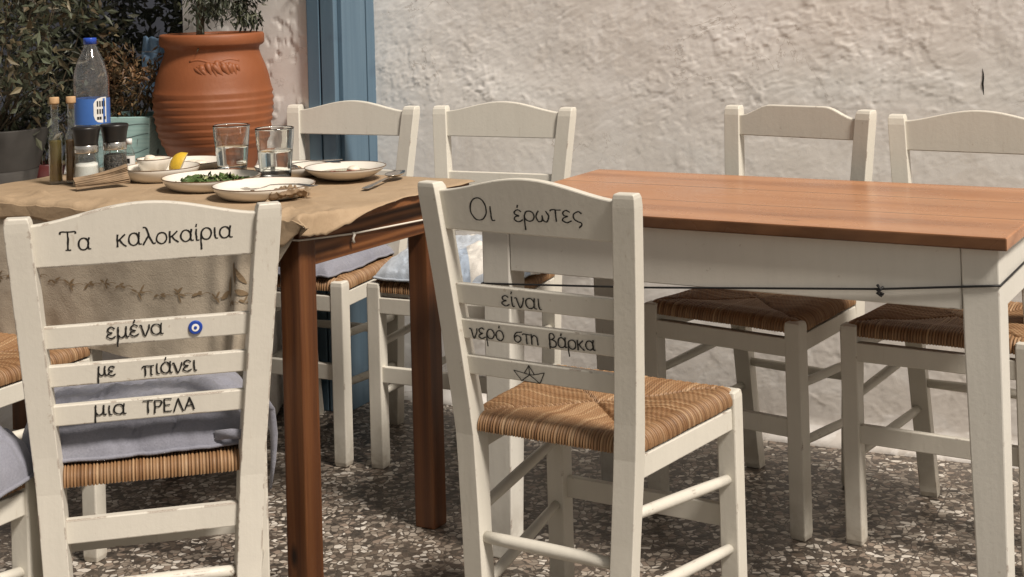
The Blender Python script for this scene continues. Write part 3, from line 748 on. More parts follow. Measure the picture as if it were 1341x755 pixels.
GA = 'white wooden taverna chairs with rush seats'
chA, pA = make_chair('taverna_chair', 'cream chair with a paper boat drawn on its lowest slat, by the white-legged table', (0.0274, 2.489), 32.24, GA)
chB, pB = make_chair('taverna_chair', 'cream chair with a blue eye bead on a slat, post tops worn brown', (-0.5953, 2.3538), -13.3, GA, mat='cream_paint_worn', rear='flat')
make_chair('taverna_chair', 'white chair in front of the blue post, at the far side of the laid table', (-0.4791, 4.178), 204.68, GA)
make_chair('taverna_chair', 'white chair by the wall with a patched blue and white cushion, between the two tables', (-0.0481, 3.9998), 205.46, GA)
make_chair('taverna_chair', 'white chair with a flat-topped, shouldered back rail behind the white-legged table', (0.6745, 3.601), 218.5, GA, style='flat')
make_chair('taverna_chair', 'white chair with a round-arched back, rightmost of the row along the wall', (1.0523, 3.379), 212.26, GA)
make_chair('taverna_chair', 'bare rush seated chair at the left edge, tucked under the corner of the laid table', (-1.24, 2.93), 22, GA)
make_chair('taverna_chair', 'chair with a blue cushion at the left edge, mostly hidden beside the eye bead chair', (-1.112, 2.106), 24, GA)

# A: Οι έρωτες / είναι / νερό στη βάρκα / boat
m = MB(); write(m, 'Οι', -0.111, -0.0615, 0.8206, 0.8225, 0.0250); m.build('lettering', 'ink_black', pA['top'])
m = MB(); write(m, 'έρωτες', -0.0228, 0.1087, 0.8237, 0.8298, 0.0195); m.build('lettering', 'ink_black', pA['top'])
m = MB(); write(m, 'είναι', -0.0641, 0.0149, 0.6740, 0.6748, 0.0180, 0.0029); m.build('lettering', 'ink_black', pA['slats'][0])
m = MB(); write(m, 'νερό', -0.1354, -0.0659, 0.6100, 0.6128, 0.0180, 0.0029); m.build('lettering', 'ink_black', pA['slats'][1])
m = MB(); write(m, 'στη', -0.0458, 0.0027, 0.6125, 0.6125, 0.0165, 0.0028); m.build('lettering', 'ink_black', pA['slats'][1])
m = MB(); write(m, 'βάρκα', 0.0235, 0.1114, 0.6115, 0.6150, 0.0165, 0.0028); m.build('lettering', 'ink_black', pA['slats'][1])
m = MB(); sf = surf(0.0094)
bt = dict(a=(-0.0515, 0.5630), b=(-0.0375, 0.5465), c=(-0.0012, 0.5458), d=(0.0090, 0.5650), e=(-0.0211, 0.5745), f=(-0.0310, 0.5605), g=(-0.0110, 0.5600), h=(-0.0205, 0.5585))
for s in ('ab', 'bc', 'cd', 'af', 'fe', 'eg', 'gd', 'fh', 'hg', 'hb', 'hc', 'eh'): ribbon(m, [bt[s[0]], bt[s[1]]], 0.0019, sf)
m.build('boat_drawing', 'ink_black', pA['slats'][2])
# B: Τα καλοκαίρια / εμένα + eye / με πιάνει / μια ΤΡΕΛΑ
m = MB(); write(m, 'Τα', -0.1283, -0.0838, 0.8268, 0.8262, 0.0185); m.build('lettering', 'ink_black', pB['top'])
m = MB(); write(m, 'καλοκαίρια', -0.0446, 0.1332, 0.8268, 0.8306, 0.0190); m.build('lettering', 'ink_black', pB['top'])
m = MB(); write(m, 'εμένα', -0.0637, 0.0228, 0.6808, 0.6808, 0.0175, 0.0028); m.build('lettering', 'ink_black', pB['slats'][0])
m = MB(); write(m, 'με', -0.0793, -0.0526, 0.6205, 0.6205, 0.0150, 0.0028); m.build('lettering', 'ink_black', pB['slats'][1])
m = MB(); write(m, 'πιάνει', -0.0106, 0.0735, 0.6160, 0.6165, 0.0170, 0.0028); m.build('lettering', 'ink_black', pB['slats'][1])
m = MB(); write(m, 'μια', -0.0858, -0.0380, 0.5580, 0.5562, 0.0155, 0.0028); m.build('lettering', 'ink_black', pB['slats'][2])
m = MB(); write(m, 'ΤΡΕΛΑ', -0.0110, 0.0685, 0.5540, 0.5538, 0.0140, 0.0028); m.build('lettering', 'ink_black', pB['slats'][2])
def disc(name, mat, r, th, parent):
    m = MB(); cx, cz = 0.0728, 0.6872; y = post_c(cz)[1] + 0.011
    n = 32; rings = []
    for rr, yy in ((r, y + 0.001), (r, y - th * 0.5), (r * 0.85, y - th)):
        rings.append([(cx + rr * math.cos(2 * math.pi * i / n), yy, cz + rr * math.sin(2 * math.pi * i / n)) for i in range(n)])
    m.loft(rings, smooth=False); return m.build(name, mat, parent)
disc('eye_bead', 'eye_blue', 0.0112, 0.0035, pB['slats'][0]); disc('eye_white', 'eye_white', 0.0068, 0.0040, pB['slats'][0])
disc('eye_pupil', 'eye_blue', 0.0030, 0.0046, pB['slats'][0])

# cushions ----------------------------------------------------------
def cushion(label, loc, a, off, mat, w=0.40, dp=0.39, th=0.055, seed=1, ties=()):
    t = thing('seat_cushion', label, 'cushion', (loc[0], loc[1], 0.485), -R(a), 'chair cushions')
    n = 120
    u = np.linspace(-1, 1, n); U, V = np.meshgrid(u, u, indexing='ij')
    X = U * w / 2 * (1 - 0.05 * V * V) ; Y = V * dp / 2 * (1 - 0.05 * U * U)
    puff = (np.clip(1 - U ** 4, 0, 1) * np.clip(1 - V ** 4, 0, 1)) ** 0.45
    q = np.stack([X, Y], -1)
    wr = vnoise(q, 16, 4, 0.6, seed=seed)
    ridge = 1 - np.abs(vnoise(q * [1.0, 2.0], 9, 3, seed=seed + 5))
    crease = np.abs(vnoise(q * [1.0, 1.6] + 0.03 * wr[..., None], 11, 4, 0.6, seed=seed + 8))
    Zt = th * puff * (1 + 0.30 * wr) + 0.008 * (ridge - 0.6) * puff - 0.010 * np.exp(-crease / 0.05) * puff ** 0.5
    Xo = X + off[0]; Yo = Y + off[1] + D / 2
    # hangs over the seat edge
    over = np.maximum(np.abs(Xo) - (WF / 2 - 0.01), 0); overy = np.maximum(np.maximum(Yo - D, -(Yo) - 0.005), 0)
    rim = sstep(np.maximum(np.abs(U), np.abs(V)), 0.55, 1.0)
    drop = 0.75 * over + 0.7 * overy + rim * 0.007 * (1 + vnoise(q, 13, 3, 0.6, seed=seed + 20))
    Xo = Xo + rim * 0.007 * vnoise(q, 15, 3, seed=seed + 21); Yo = Yo + rim * 0.009 * vnoise(q * [1.0, 0.2], 17, 3, seed=seed + 22)
    m = MB(); m.grid(np.stack([Xo, Yo, Zt + 0.004 - drop], -1))
    m.grid(np.stack([Xo, Yo, 0.004 - drop - 0.0 * Zt], -1)[:, ::-1])
    o = m.build('cover', mat, t)
    seam = MB(); k = list(range(n))
    loop = [(0, j) for j in k] + [(i, n - 1) for i in k] + [(n - 1, j) for j in reversed(k)] + [(i, 0) for i in reversed(k)]
    seam.tube([(Xo[i, j], Yo[i, j], 0.005 - drop[i, j]) for i, j in loop], 0.0035, 6); seam.build('piping', mat, t)
    for pts in ties:
        r_ = MB(); pts = [Vector(p) for p in pts]
        A = []
        for ip_, p in enumerate(pts): wv_ = Vector((0, 0, 0.008)) if abs(pts[-1].z - pts[0].z) < 0.05 else Vector((0.013, -0.004, 0)) * (0.85 - 0.68 * ip_ / (len(pts) - 1)); A.append([p + wv_, p - wv_])
        r_.grid(np.array(A)); solidify(r_.build('tie', mat, t), 0.0015)
    return t
cushion('blue-grey cushion sagging on the seat of the eye bead chair', (-0.5953, 2.3538), -13.3, (-0.022, 0.035), 'denim_cloth', 0.385, 0.40, 0.062, 1,
        ties=([(0.10, 0.03, 0.015), (0.125, 0.015, 0.02), (0.15, 0.01, 0.018)], [(0.185, 0.26, 0.012), (0.205, 0.28, -0.02), (0.212, 0.29, -0.07), (0.210, 0.295, -0.12), (0.203, 0.295, -0.17)]))
cushion('smooth blue-grey cushion on the chair in front of the blue post', (-0.4791, 4.178), 204.68, (0.02, 0.0), 'denim_cloth', 0.37, 0.38, 0.045, 2)
cushion('blue and white patched cushion on the wall chair between the tables', (-0.0481, 3.9998), 205.46, (0, 0), 'patched_cloth', 0.38, 0.38, 0.06, 3,
        ties=([(-0.165, -0.13, 0.02), (-0.185, -0.17, 0.03), (-0.20, -0.19, 0.0), (-0.205, -0.19, -0.06)],))
cushion('blue-grey cushion at the left edge beside the eye bead chair', (-1.112, 2.106), 24, (0.015, 0.0), 'denim_cloth', 0.41, 0.39, 0.075, 4)

# ------------------------------------------------------------------ white-legged table
WA = 29.985
tw = thing('dining_table', 'white-legged dining table with a bare orange-brown plank top', 'table', (0.5277, 3.1325, 0), -R(WA))
L, DD = 1.1085, 0.6148
m = MB(); m.box((0, 0, 0.7385), (L, DD, 0.0235)); m.build('tabletop', 'table_top_wood', tw, 0.003, 3)
i0, lg = 0.0184, 0.0663
for sx in (-1, 1):
    for sy in (-1, 1):
        m = MB(); rings = []
        for z, s in ((0, 0.052), (0.55, 0.0655), (0.7265, 0.0663)):
            xo, yo = sx * (L / 2 - i0), sy * (DD / 2 - i0); xi, yi = xo - sx * s, yo - sy * s
            r = [(min(xo, xi), min(yo, yi), z), (max(xo, xi), min(yo, yi), z), (max(xo, xi), max(yo, yi), z), (min(xo, xi), max(yo, yi), z)]
            rings.append(r)
        m.loft(rings); m.build('leg', 'table_paint', tw, 0.003)
ax, ay = L / 2 - i0 - lg, DD / 2 - i0 - lg
for sy in (-1, 1):
    m = MB(); m.box((0, sy * (DD / 2 - i0 - 0.014), 0.6695), (2 * ax - 0.002, 0.022, 0.113)); m.build('apron', 'table_paint', tw, 0.002)
for sx in (-1, 1):
    m = MB(); m.box((sx * (L / 2 - i0 - 0.014), 0, 0.6695), (0.022, 2 * ay - 0.002, 0.113)); m.build('apron', 'table_paint', tw, 0.002)
xo, yo = L / 2 - i0 + 0.002, DD / 2 - i0 + 0.002
def cordpath(pts, n=10):
    out = []
    for a, b in zip(pts[:-1], pts[1:]):
        for k in range(n): out.append(Vector(a).lerp(Vector(b), k / n))
    return out + [Vector(pts[-1])]
m = MB(); m.tube(cordpath([(-xo, yo, 0.60), (-xo, -yo, 0.582), (-0.16, -yo - 0.0015, 0.604), (0.322, -yo - 0.0015, 0.640), (xo, -yo, 0.663), (xo, yo, 0.672)]), 0.0021, 8)
m.tube([(0.318, -yo - 0.004, 0.648), (0.326, -yo - 0.007, 0.640), (0.318, -yo - 0.006, 0.633), (0.327, -yo - 0.006, 0.628)], 0.0028, 6)
m.tube([(0.330, -yo - 0.004, 0.645), (0.319, -yo - 0.007, 0.638), (0.330, -yo - 0.005, 0.631)], 0.0028, 6)
tag(m.build('elastic_cord', 'black_cord'), 'thin black elastic cord knotted round the white-legged table', 'cord')
o = bpy.data.objects['elastic_cord']; o.location = tw.location; o.rotation_euler = tw.rotation_euler

# ------------------------------------------------------------------ laid table
RA, RX, RY = 30.762, -0.6741, 3.3576
tr = thing('dining_table', 'dark varnished dining table laid under brown paper', 'table', (RX, RY, 0), -R(RA))
HX, HYF, HYB, HXL = 0.4546, -0.2801, 0.335, -0.575
m = MB(); m.box(((HX + HXL) / 2, (HYF + HYB) / 2, 0.7545), (HX - HXL, HYB - HYF, 0.021)); m.build('tabletop', 'dark_wood_top', tr, 0.003)
ii, ll = 0.0308, 0.0520
for cx, cy in ((0.4238 - ll / 2, HYF + ii + ll / 2), (0.4238 - ll / 2, 0.2493 - ll / 2), (-0.4238 + ll / 2, HYF + ii + ll / 2), (-0.4238 + ll / 2, 0.2493 - ll / 2)):
    m = MB(); m.box((cx, cy, 0.372), (ll, ll, 0.744)); m.build('leg', 'dark_wood_leg', tr, 0.003)
ay0, ay1 = HYF + ii + ll, 0.2493 - ll
for sx in (-1, 1):
    m = MB(); m.box((sx * (0.4238 - 0.014), (ay0 + ay1) / 2, 0.7045), (0.022, ay1 - ay0 - 0.002, 0.079)); m.build('apron', 'dark_wood_apron', tr, 0.002)
for yy in (HYF + ii + 0.014, 0.2493 - 0.014):
    m = MB(); m.box((0, yy, 0.7045), (2 * (0.4238 - ll) - 0.002, 0.022, 0.079)); m.build('apron', 'dark_wood_apron', tr, 0.002)
def on_R(o): o.location = tr.location; o.rotation_euler = tr.rotation_euler; return o
xr, y0_, y1_ = 0.4262, HYF + ii - 0.003, 0.2493 + 0.003
m = MB(); m.tube(cordpath([(-xr, y1_, 0.700), (-xr, y0_, 0.72), (xr, y0_, 0.7235), (xr, -0.08, 0.7085), (xr, y1_, 0.694), (-xr, y1_, 0.700)]), 0.0020, 8)
m.tube([(xr + 0.002, -0.081, 0.712), (xr + 0.005, -0.077, 0.706), (xr + 0.003, -0.081, 0.700), (xr + 0.004, -0.078, 0.690)], 0.0027, 6)
m.tube([(xr + 0.002, -0.074, 0.711), (xr + 0.005, -0.080, 0.705), (xr + 0.004, -0.083, 0.692)], 0.0022, 6)
tag(on_R(m.build('tie_cord', 'white_cord')), 'white cord tied round the apron of the laid table', 'cord')

# paper cover: one sheet that lies on the top, hangs down the front and gathers at the near right corner
pp = thing('paper_tablecloth', 'crumpled brown kraft paper sheet spread over the laid table', 'tablecloth', (RX, RY, 0), -R(RA))
nu_, nv_ = 190, 150
HANG = 0.305
def paper(u, v):
    """u along x from the left edge to the right edge, v from the back edge (0) over the front edge to the hem"""
    x = u; s = v
    topd = HYB + 0.004 - (HYF - 0.006)
    q = np.stack([x, s], -1)
    top = s <= topd
    y = np.where(top, HYB + 0.004 - s, HYF - 0.006)
    z = np.where(top, 0.7668, 0.7668 - (s - topd))
    # rounded fold at the front edge
    k = s - topd; rr = 0.016
    arcz = (k > -rr) & (k < rr * 0.57)
    th = np.clip((k + rr) / (rr * 1.57), 0, 1) * math.pi / 2
    y = np.where(arcz, HYF - 0.006 + rr - np.sin(th) * rr, y); z = np.where(arcz, 0.7668 - rr + np.cos(th) * rr, z)
    hang = np.clip((s - topd) / HANG, 0, 1)
    # folds of the hanging part
    y = y - hang * (0.014 + 0.009 * np.sin(x * 13 + 0.6) + 0.004 * np.sin(x * 37 + 2.0)) - 0.004 * hang * vnoise(q, 12, 3, seed=21)
    # soft bumps on top, stronger towards the near right corner and along the front edge
    cornerw = sstep(x, 0.16, 0.42) * sstep(s, topd - 0.24, topd - 0.02)
    edgew = sstep(s, topd - 0.10, topd - 0.01) * 0.8
    crum = 1 - np.abs(vnoise(q, 11, 4, 0.55, seed=22)) * 2.2
    z = z + np.where(s < topd + 0.02, (0.0012 + 0.010 * cornerw + 0.005 * edgew) * np.clip(crum, -0.2, 1), 0)
    # sharp pinched folds
    for (px_, py_, an, ln, hh) in ((0.27, 0.50, 0.9, 0.16, 0.014), (0.33, 0.44, 0.5, 0.14, 0.012), (0.38, 0.56, 1.3, 0.10, 0.012), (0.20, 0.57, 0.15, 0.15, 0.010), (-0.10, 0.575, 0.05, 0.22, 0.011), (-0.35, 0.55, 0.3, 0.20, 0.012)):
        dx, dy = x - px_, s - py_
        al_, pe = dx * math.cos(an) + dy * math.sin(an), -dx * math.sin(an) + dy * math.cos(an)
        z = z + np.where(s < topd + 0.02, hh * np.exp(-(al_ / ln * 2) ** 2 * 2) * np.exp(-np.abs(pe) / 0.009), 0)
    # right overhang
    ov = np.maximum(x - (HX + 0.002), 0)
    near = sstep(s, topd - 0.30, topd - 0.02)
    bend = np.where(top, 0.15 + 0.95 * near, 0.2)
    xx = np.where(ov > 0, HX + 0.002 + ov * np.cos(bend * 1.35), x); z = np.where(ov > 0, z - ov * np.sin(bend * 1.35), z)
    # gathered corner of the hanging part swings in and under
    gat = sstep(x, 0.16, HX + 0.02) * sstep(hang, 0.0, 0.35)
    xx = xx - gat * (0.045 + 0.05 * hang); y = y + gat * (0.012 * np.sin(x * 70) + 0.006)
    return np.stack([xx, y, z], -1), topd
topd = HYB + 0.004 - (HYF - 0.006)
vv = np.concatenate([np.linspace(0, topd - 0.02, 95), np.linspace(topd - 0.018, topd + 0.012, 14), np.linspace(topd + 0.018, topd + HANG, 41)])
vp = np.concatenate([vv[:109], np.linspace(topd + 0.015, topd + 0.045, 6)])
un = np.linspace(0, 1, nu_)
tcl = thing('printed_tablecloth', 'pale beige tablecloth with a printed olive garland, hanging behind the eye bead chair', 'tablecloth', (RX, RY, 0), -R(RA))
Uc, Vc = np.meshgrid(np.linspace(-0.60, HX - 0.004, nu_), vv, indexing='ij')
Pc, _ = paper(Uc, Vc); Pc[..., 2] -= np.where(Vc < topd + 0.01, 0.0013, 0.0); 
m = MB(); m.grid(Pc); m.build('cloth_sheet', 'beige_cloth', tcl)
U, V = np.meshgrid(un, vp, indexing='ij')
right = HX + 0.010 + 0.012 * vnoise(np.stack([V, V * 0], -1), 9, 3, seed=23) + 0.036 * sstep(V, topd - 0.30, topd - 0.05) * (1 - sstep(V, topd - 0.03, topd + 0.03)) - 0.03 * sstep(V, topd, topd + 0.06)
Xp = -0.605 + U * (right + 0.605)
V = V + 0.014 * vnoise(np.stack([Xp, Xp * 0], -1), 14, 3, seed=61) * sstep(V, topd + 0.012, topd + 0.045)
Pp, _ = paper(Xp, V)
Pp[..., 1] -= 0.005 * sstep(V, topd - 0.03, topd); m = MB(); m.grid(Pp); o = m.build('paper_sheet', 'kraft_paper', pp); solidify(o, 0.0012, 1)
sub = o.modifiers
def onpaper(x, s, lift=0.0016):
    q, _ = paper(np.array([[x]]), np.array([[s]])); q = q[0, 0]
    e = 0.004
    qa, _ = paper(np.array([[x + e]]), np.array([[s]])); qb, _ = paper(np.array([[x]]), np.array([[s + e]]))
    nrm = np.cross(qa[0, 0] - q, qb[0, 0] - q); nrm /= np.linalg.norm(nrm) + 1e-9
    if nrm[1] > 0: nrm = -nrm
    return q + nrm * lift
# printed olive garland on the hanging front
gar = MB(); random.seed(3)
def leaf2d(m, cx, cs, ang, ln, wd):
    pts = []
    n = 6
    for sgn in (1, -1):
        for i in range(n + 1):
            t = i / n if sgn > 0 else 1 - i / n
            w = sgn * wd * math.sin(math.pi * t) ** 0.8
            lx, ly = t * ln, w
            pts.append((cx + lx * math.cos(ang) - ly * math.sin(ang), cs + lx * math.sin(ang) + ly * math.cos(ang)))
    half = n + 1
    A = [onpaper(*p) for p in pts[:half]]; B = [onpaper(*p) for p in reversed(pts[half:])]
    m.add(A + B, [(i, i + 1, half + i + 1, half + i) for i in range(half - 1)])
x = -0.52; k = 0
while x < 0.36:
    cs = topd + 0.165 + 0.006 * math.sin(x * 25)
    st = [(x - 0.005 + 0.05 * i / 6, cs + 0.003 * math.sin(i)) for i in range(7)]
    A = [onpaper(a, b - 0.0006) for a, b in st]; B = [onpaper(a, b + 0.0006) for a, b in st]
    gar.add(A + B, [(i, i + 1, 8 + i, 7 + i) for i in range(6)])
    for da in ((0.3, -0.4, 2.6) if k % 2 else (0.25, -0.9, 0.9, 3.5)):
        leaf2d(gar, x + random.uniform(0, .012), cs, da + random.uniform(-.25, .25), random.uniform(.013, .022), random.uniform(.0018, .0030))
    x += random.uniform(0.048, 0.062); k += 1
for (x, cs, an, ln) in ((0.31, topd + 0.09, 1.1, .05), (0.325, topd + 0.10, 0.7, .05), (0.30, topd + 0.12, 1.5, .045), (0.33, topd + 0.145, 0.2, .04), (0.30, topd + 0.15, 2.6, .035)): leaf2d(gar, x, cs, an, ln, .006)
gar.build('printed_garland', 'kraft_print', tcl)

# ------------------------------------------------------------------ tableware
TZ = 0.7695
cR, sR = math.cos(R(RA)), math.sin(R(RA))
def tR(x, y, z=TZ): return (RX + x * cR + y * sR, RY - x * sR + y * cR, z)
def plate(label, xy, r, h=0.020, flat=0.80, z=TZ, rim=True, name='plate'):
    t = thing(name, label, 'plate' if name == 'plate' else 'bowl', tR(*xy, z), random.uniform(0, 6), 'white plates on the laid table' if name == 'plate' else None)
    fo = r * flat; wl = r - fo
    pr = [(0, 0.003), (fo - 0.006, 0.0025), (fo - 0.003, 0.0), (fo, 0.0003), (fo + wl * 0.55, h * 0.34), (fo + wl * 0.86, h * 0.72), (r, h - 0.0008), (r - 0.0006, h + 0.0004), (r - 0.0025, h), (fo + wl * 0.62, h * 0.66), (fo + wl * 0.18, h * 0.36), (fo - 0.008, 0.0072), (r * 0.3, 0.0060), (0, 0.0058)]
    m = MB(); m.lathe(pr, 64); m.build('dish', 'glazed_ceramic', t)
    if rim:
        m = MB(); n = 64; m.tube([((r - 0.0005) * math.cos(2 * math.pi * i / n), (r - 0.0005) * math.sin(2 * math.pi * i / n), h + 0.0002) for i in range(n + 1)], 0.0011, 6); m.build('rim_line', 'ceramic_rim', t)
    return t
def blob(m, c, r, seed, sq=0.5, n=10):
    pr = np.random.default_rng(seed); rings = []
    for i in range(n):
        th = math.pi * i / (n - 1); ring = []
        for k in range(12):
            ph = 2 * math.pi * k / 12; d = 1 + 0.25 * mnoise.noise(Vector((math.cos(ph) * math.sin(th) * 1.7 + seed, math.sin(ph) * math.sin(th) * 1.7, math.cos(th) * 1.7)))
            ring.append((c[0] + r * d * math.sin(th) * math.cos(ph), c[1] + r * d * math.sin(th) * math.sin(ph), c[2] + r * sq * d * math.cos(th)))
        rings.append(ring)
    m.loft(rings, False, True); return m

p1 = plate('pale plate at the back left of the laid table, behind the dip bowl', (-0.352, 0.262), 0.100)
m = MB()
for k in range(5): blob(m, (random.uniform(-.05, .05), random.uniform(-.05, .05), 0.012), random.uniform(.012, .022), k, 0.4)
tag(m.build('flatbread_piece', 'cream_dip'), 'torn pale flatbread pieces left on the back plate', 'bread'); o = bpy.data.objects['flatbread_piece']; o.location = tR(-0.352, 0.262)
p2 = plate('plate with the dip bowl and the lemon wedge on it', (-0.272, 0.088), 0.092, 0.030)
bw = plate('small white bowl of creamy dip', (-0.300, 0.092), 0.042, 0.040, 0.45, TZ + 0.0078, name='dip_bowl')
m = MB(); blob(m, (0, 0, 0.030), 0.034, 40, 0.42, 14); blob(m, (0.008, 0.004, 0.041), 0.014, 41, 0.6); m.build('dip', 'cream_dip', bw)
# lemon wedge
lw = thing('lemon_wedge', 'yellow lemon wedge standing on the rim of the dip plate', 'lemon', tR(-0.212, 0.098, TZ + 0.010), R(-48))
n = 14; rind = MB(); fle = MB(); Lr = 0.031; Ll = 0.038
def lem(th, s): # s along length -1..1
    r = Lr * (1 - abs(s) ** 2.4) ** 0.55; return (r * math.cos(th), Ll * s * 0.9, r * math.sin(th))
g_ = [[Vector(lem(R(35) + R(95) * i / 10, -1 + 2 * j / n)) for j in range(n + 1)] for i in range(11)]
rot = Matrix.Rotation(R(62), 4, 'X')
g_ = np.array([[rot @ p + Vector((0, 0, 0.022)) for p in row] for row in g_]); rind.grid(g_); rind.build('rind', 'lemon_rind', lw)
axl = np.array([[rot @ Vector((0, Ll * (-1 + 2 * j / n) * 0.9, 0)) + Vector((0, 0, 0.022)) for j in range(n + 1)]])
fle.grid(np.concatenate([g_[:1], axl])); fle.grid(np.concatenate([axl, g_[-1:]])); fle.build('flesh', 'lemon_flesh', lw)
p3 = plate('plate with leftover green salad in the middle of the laid table', (-0.046, 0.017), 0.113, 0.026)
sal = thing('green_salad', 'leftover green salad leaves lying on the middle plate', 'salad', tR(-0.046, 0.017, TZ + 0.007), R(30))
def leaves_on(m, n, rx, ry, seed, size, zs):
    rg = random.Random(seed)
    for k in range(n):
        a = rg.uniform(0, 6.28); rr = rg.random() ** 0.5; c = Vector((rx * rr * math.cos(a), ry * rr * math.sin(a), rg.uniform(0.002, zs) * (1.15 - rr)))
        L_, Wd_ = size * rg.uniform(.6, 1.3), size * rg.uniform(.25, .5); rt = Matrix.Rotation(rg.uniform(0, 6.28), 3, 'Z') @ Matrix.Rotation(rg.uniform(-.7, .7), 3, 'X') @ Matrix.Rotation(rg.uniform(-.6, .6), 3, 'Y')
        P = []
        for i in range(5):
            t = i / 4; w = Wd_ * math.sin(math.pi * min(1, t * .9 + .08)); row = []
            for j in (-1, -.5, 0, .5, 1): row.append(c + rt @ Vector(((t - .5) * L_, j * w / 1, 0.3 * w * abs(j) + 0.006 * math.sin(t * 9 + k + 3 * j))))
            P.append(row)
        m.grid(np.array(P))
m = MB(); leaves_on(m, 46, .078, .075, 5, .034, .020); m.build('leafy_greens', 'lettuce', sal)
m = MB(); leaves_on(m, 22, .072, .066, 6, .026, .020); m.build('pale_greens', 'pale_lettuce', sal)
p4 = plate('emptied plate with scraps and a fork at the near edge of the laid table', (0.165, -0.048), 0.112, 0.026)
m = MB()
for k in range(16): a = random.uniform(0, 6.28); rr = random.uniform(0, .075); blob(m, (rr * math.cos(a), rr * math.sin(a), 0.009), random.uniform(.0015, .006), 60 + k, 0.6, 6)
for k in range(7): a = random.uniform(0, 6.28); rr = random.uniform(0.01, .06); blob(m, (rr * math.cos(a), rr * math.sin(a), 0.0072), random.uniform(.008, .017), 160 + k, 0.06, 6)
tag(m.build('food_scraps', 'food_scrap'), 'brown food crumbs scattered over the emptied plate', 'crumbs', kind='stuff'); bpy.data.objects['food_scraps'].location = tR(0.165, -0.048)
# crumpled used napkin on the near plate rim
nk = MB(); U2, V2 = np.meshgrid(np.linspace(-1, 1, 40), np.linspace(-1, 1, 26), indexing='ij'); q = np.stack([U2, V2], -1)
Zn = 0.016 + 0.012 * vnoise(q, 3.2, 4, 0.6, seed=31) + 0.010 * np.sin(V2 * 8 + 3 * U2) * (1 - 0.4 * np.abs(U2)) - 0.010 * np.abs(U2)
nk.grid(np.stack([U2 * 0.040 + 0.008 * vnoise(q, 2, 3, seed=32), V2 * 0.018 + 0.009 * vnoise(q, 2, 3, seed=33), Zn], -1))
o = nk.build('paper_napkin', 'used_napkin'); solidify(o, 0.0008); o.location = tR(0.262, -0.085, TZ + 0.006); o.rotation_euler = (0, 0, R(12)); tag(o, 'crumpled stained paper napkin on the rim of the emptied plate', 'napkin')
for nm_, lab_, xy_, rr_, sd_ in (('food_scraps', 'pale crumbs and bits left on the back left plate', (-0.352, 0.262), .06, 200), ('food_scraps', 'small leftover bits on the dip bowl plate', (-0.245, 0.065), .035, 230)):
    m = MB(); rg = random.Random(sd_)
    for k in range(14): a = rg.uniform(0, 6.28); q_ = rr_ * rg.random() ** .5; blob(m, (q_ * math.cos(a), q_ * math.sin(a), 0.008), rg.uniform(.002, .006), sd_ + k, 0.6, 6)
    o = m.build(nm_, 'bread_crust'); o.location = tR(*xy_); tag(o, lab_, 'crumbs', kind='stuff')
nk = MB(); U2, V2 = np.meshgrid(np.linspace(-1, 1, 40), np.linspace(-1, 1, 30), indexing='ij'); q = np.stack([U2, V2], -1)
Zn = 0.006 + 0.016 * np.abs(vnoise(q, 2.4, 4, 0.6, seed=131)) + 0.007 * np.sin(V2 * 6 - 2 * U2) * (1 - U2 * U2)
nk.grid(np.stack([U2 * 0.042 + 0.010 * vnoise(q, 2, 3, seed=132), V2 * 0.030 + 0.010 * vnoise(q, 2, 3, seed=133), Zn], -1))
o = nk.build('paper_napkin', 'white_label'); solidify(o, 0.0006); o.location = tR(-0.085, 0.165, TZ); tag(o, 'crumpled white paper napkin between the two water glasses', 'napkin')
p7 = plate('small flat plate half under the rim of the plate with cutlery', (0.075, 0.300), 0.062, 0.014)
p5 = plate('wide rimmed plate with broth and red sauce near the spoon', (0.172, 0.236), 0.096, 0.030, 0.42)
sp_ = thing('leftover_sauce', 'leftover green broth and red tomato sauce in the wide rimmed plate', 'food', tR(0.172, 0.236, TZ))
m = MB(); m.lathe([(0.066, 0.0165), (0.064, 0.0175), (0, 0.0178)], 40); m.build('broth', 'green_broth', sp_)
m = MB()
for k in range(16): a = random.uniform(3.6, 6.4); rr = random.uniform(.01, .05); blob(m, (rr * math.cos(a), rr * math.sin(a), 0.019), random.uniform(.005, .011), 80 + k, 0.45, 6)
m.build('tomato', 'red_sauce', sp_)
m = MB(); blob(m, (.02, -.005, 0.024), 0.015, 99, 0.5); blob(m, (.012, .012, 0.022), 0.010, 98, 0.5); m.build('feta', 'cream_dip', sp_)
p6 = plate('plate with used knife and fork at the back edge of the laid table', (-0.005, 0.252), 0.088, 0.024)
m = MB()
for k in range(4): blob(m, (random.uniform(-.035, .03), random.uniform(-.035, .035), 0.012), random.uniform(.008, .015), 120 + k, 0.35)
tag(m.build('bread_crust', 'bread_crust'), 'bitten bread crust lying on the back plate with the cutlery', 'bread'); bpy.data.objects['bread_crust'].location = tR(-0.005, 0.252)

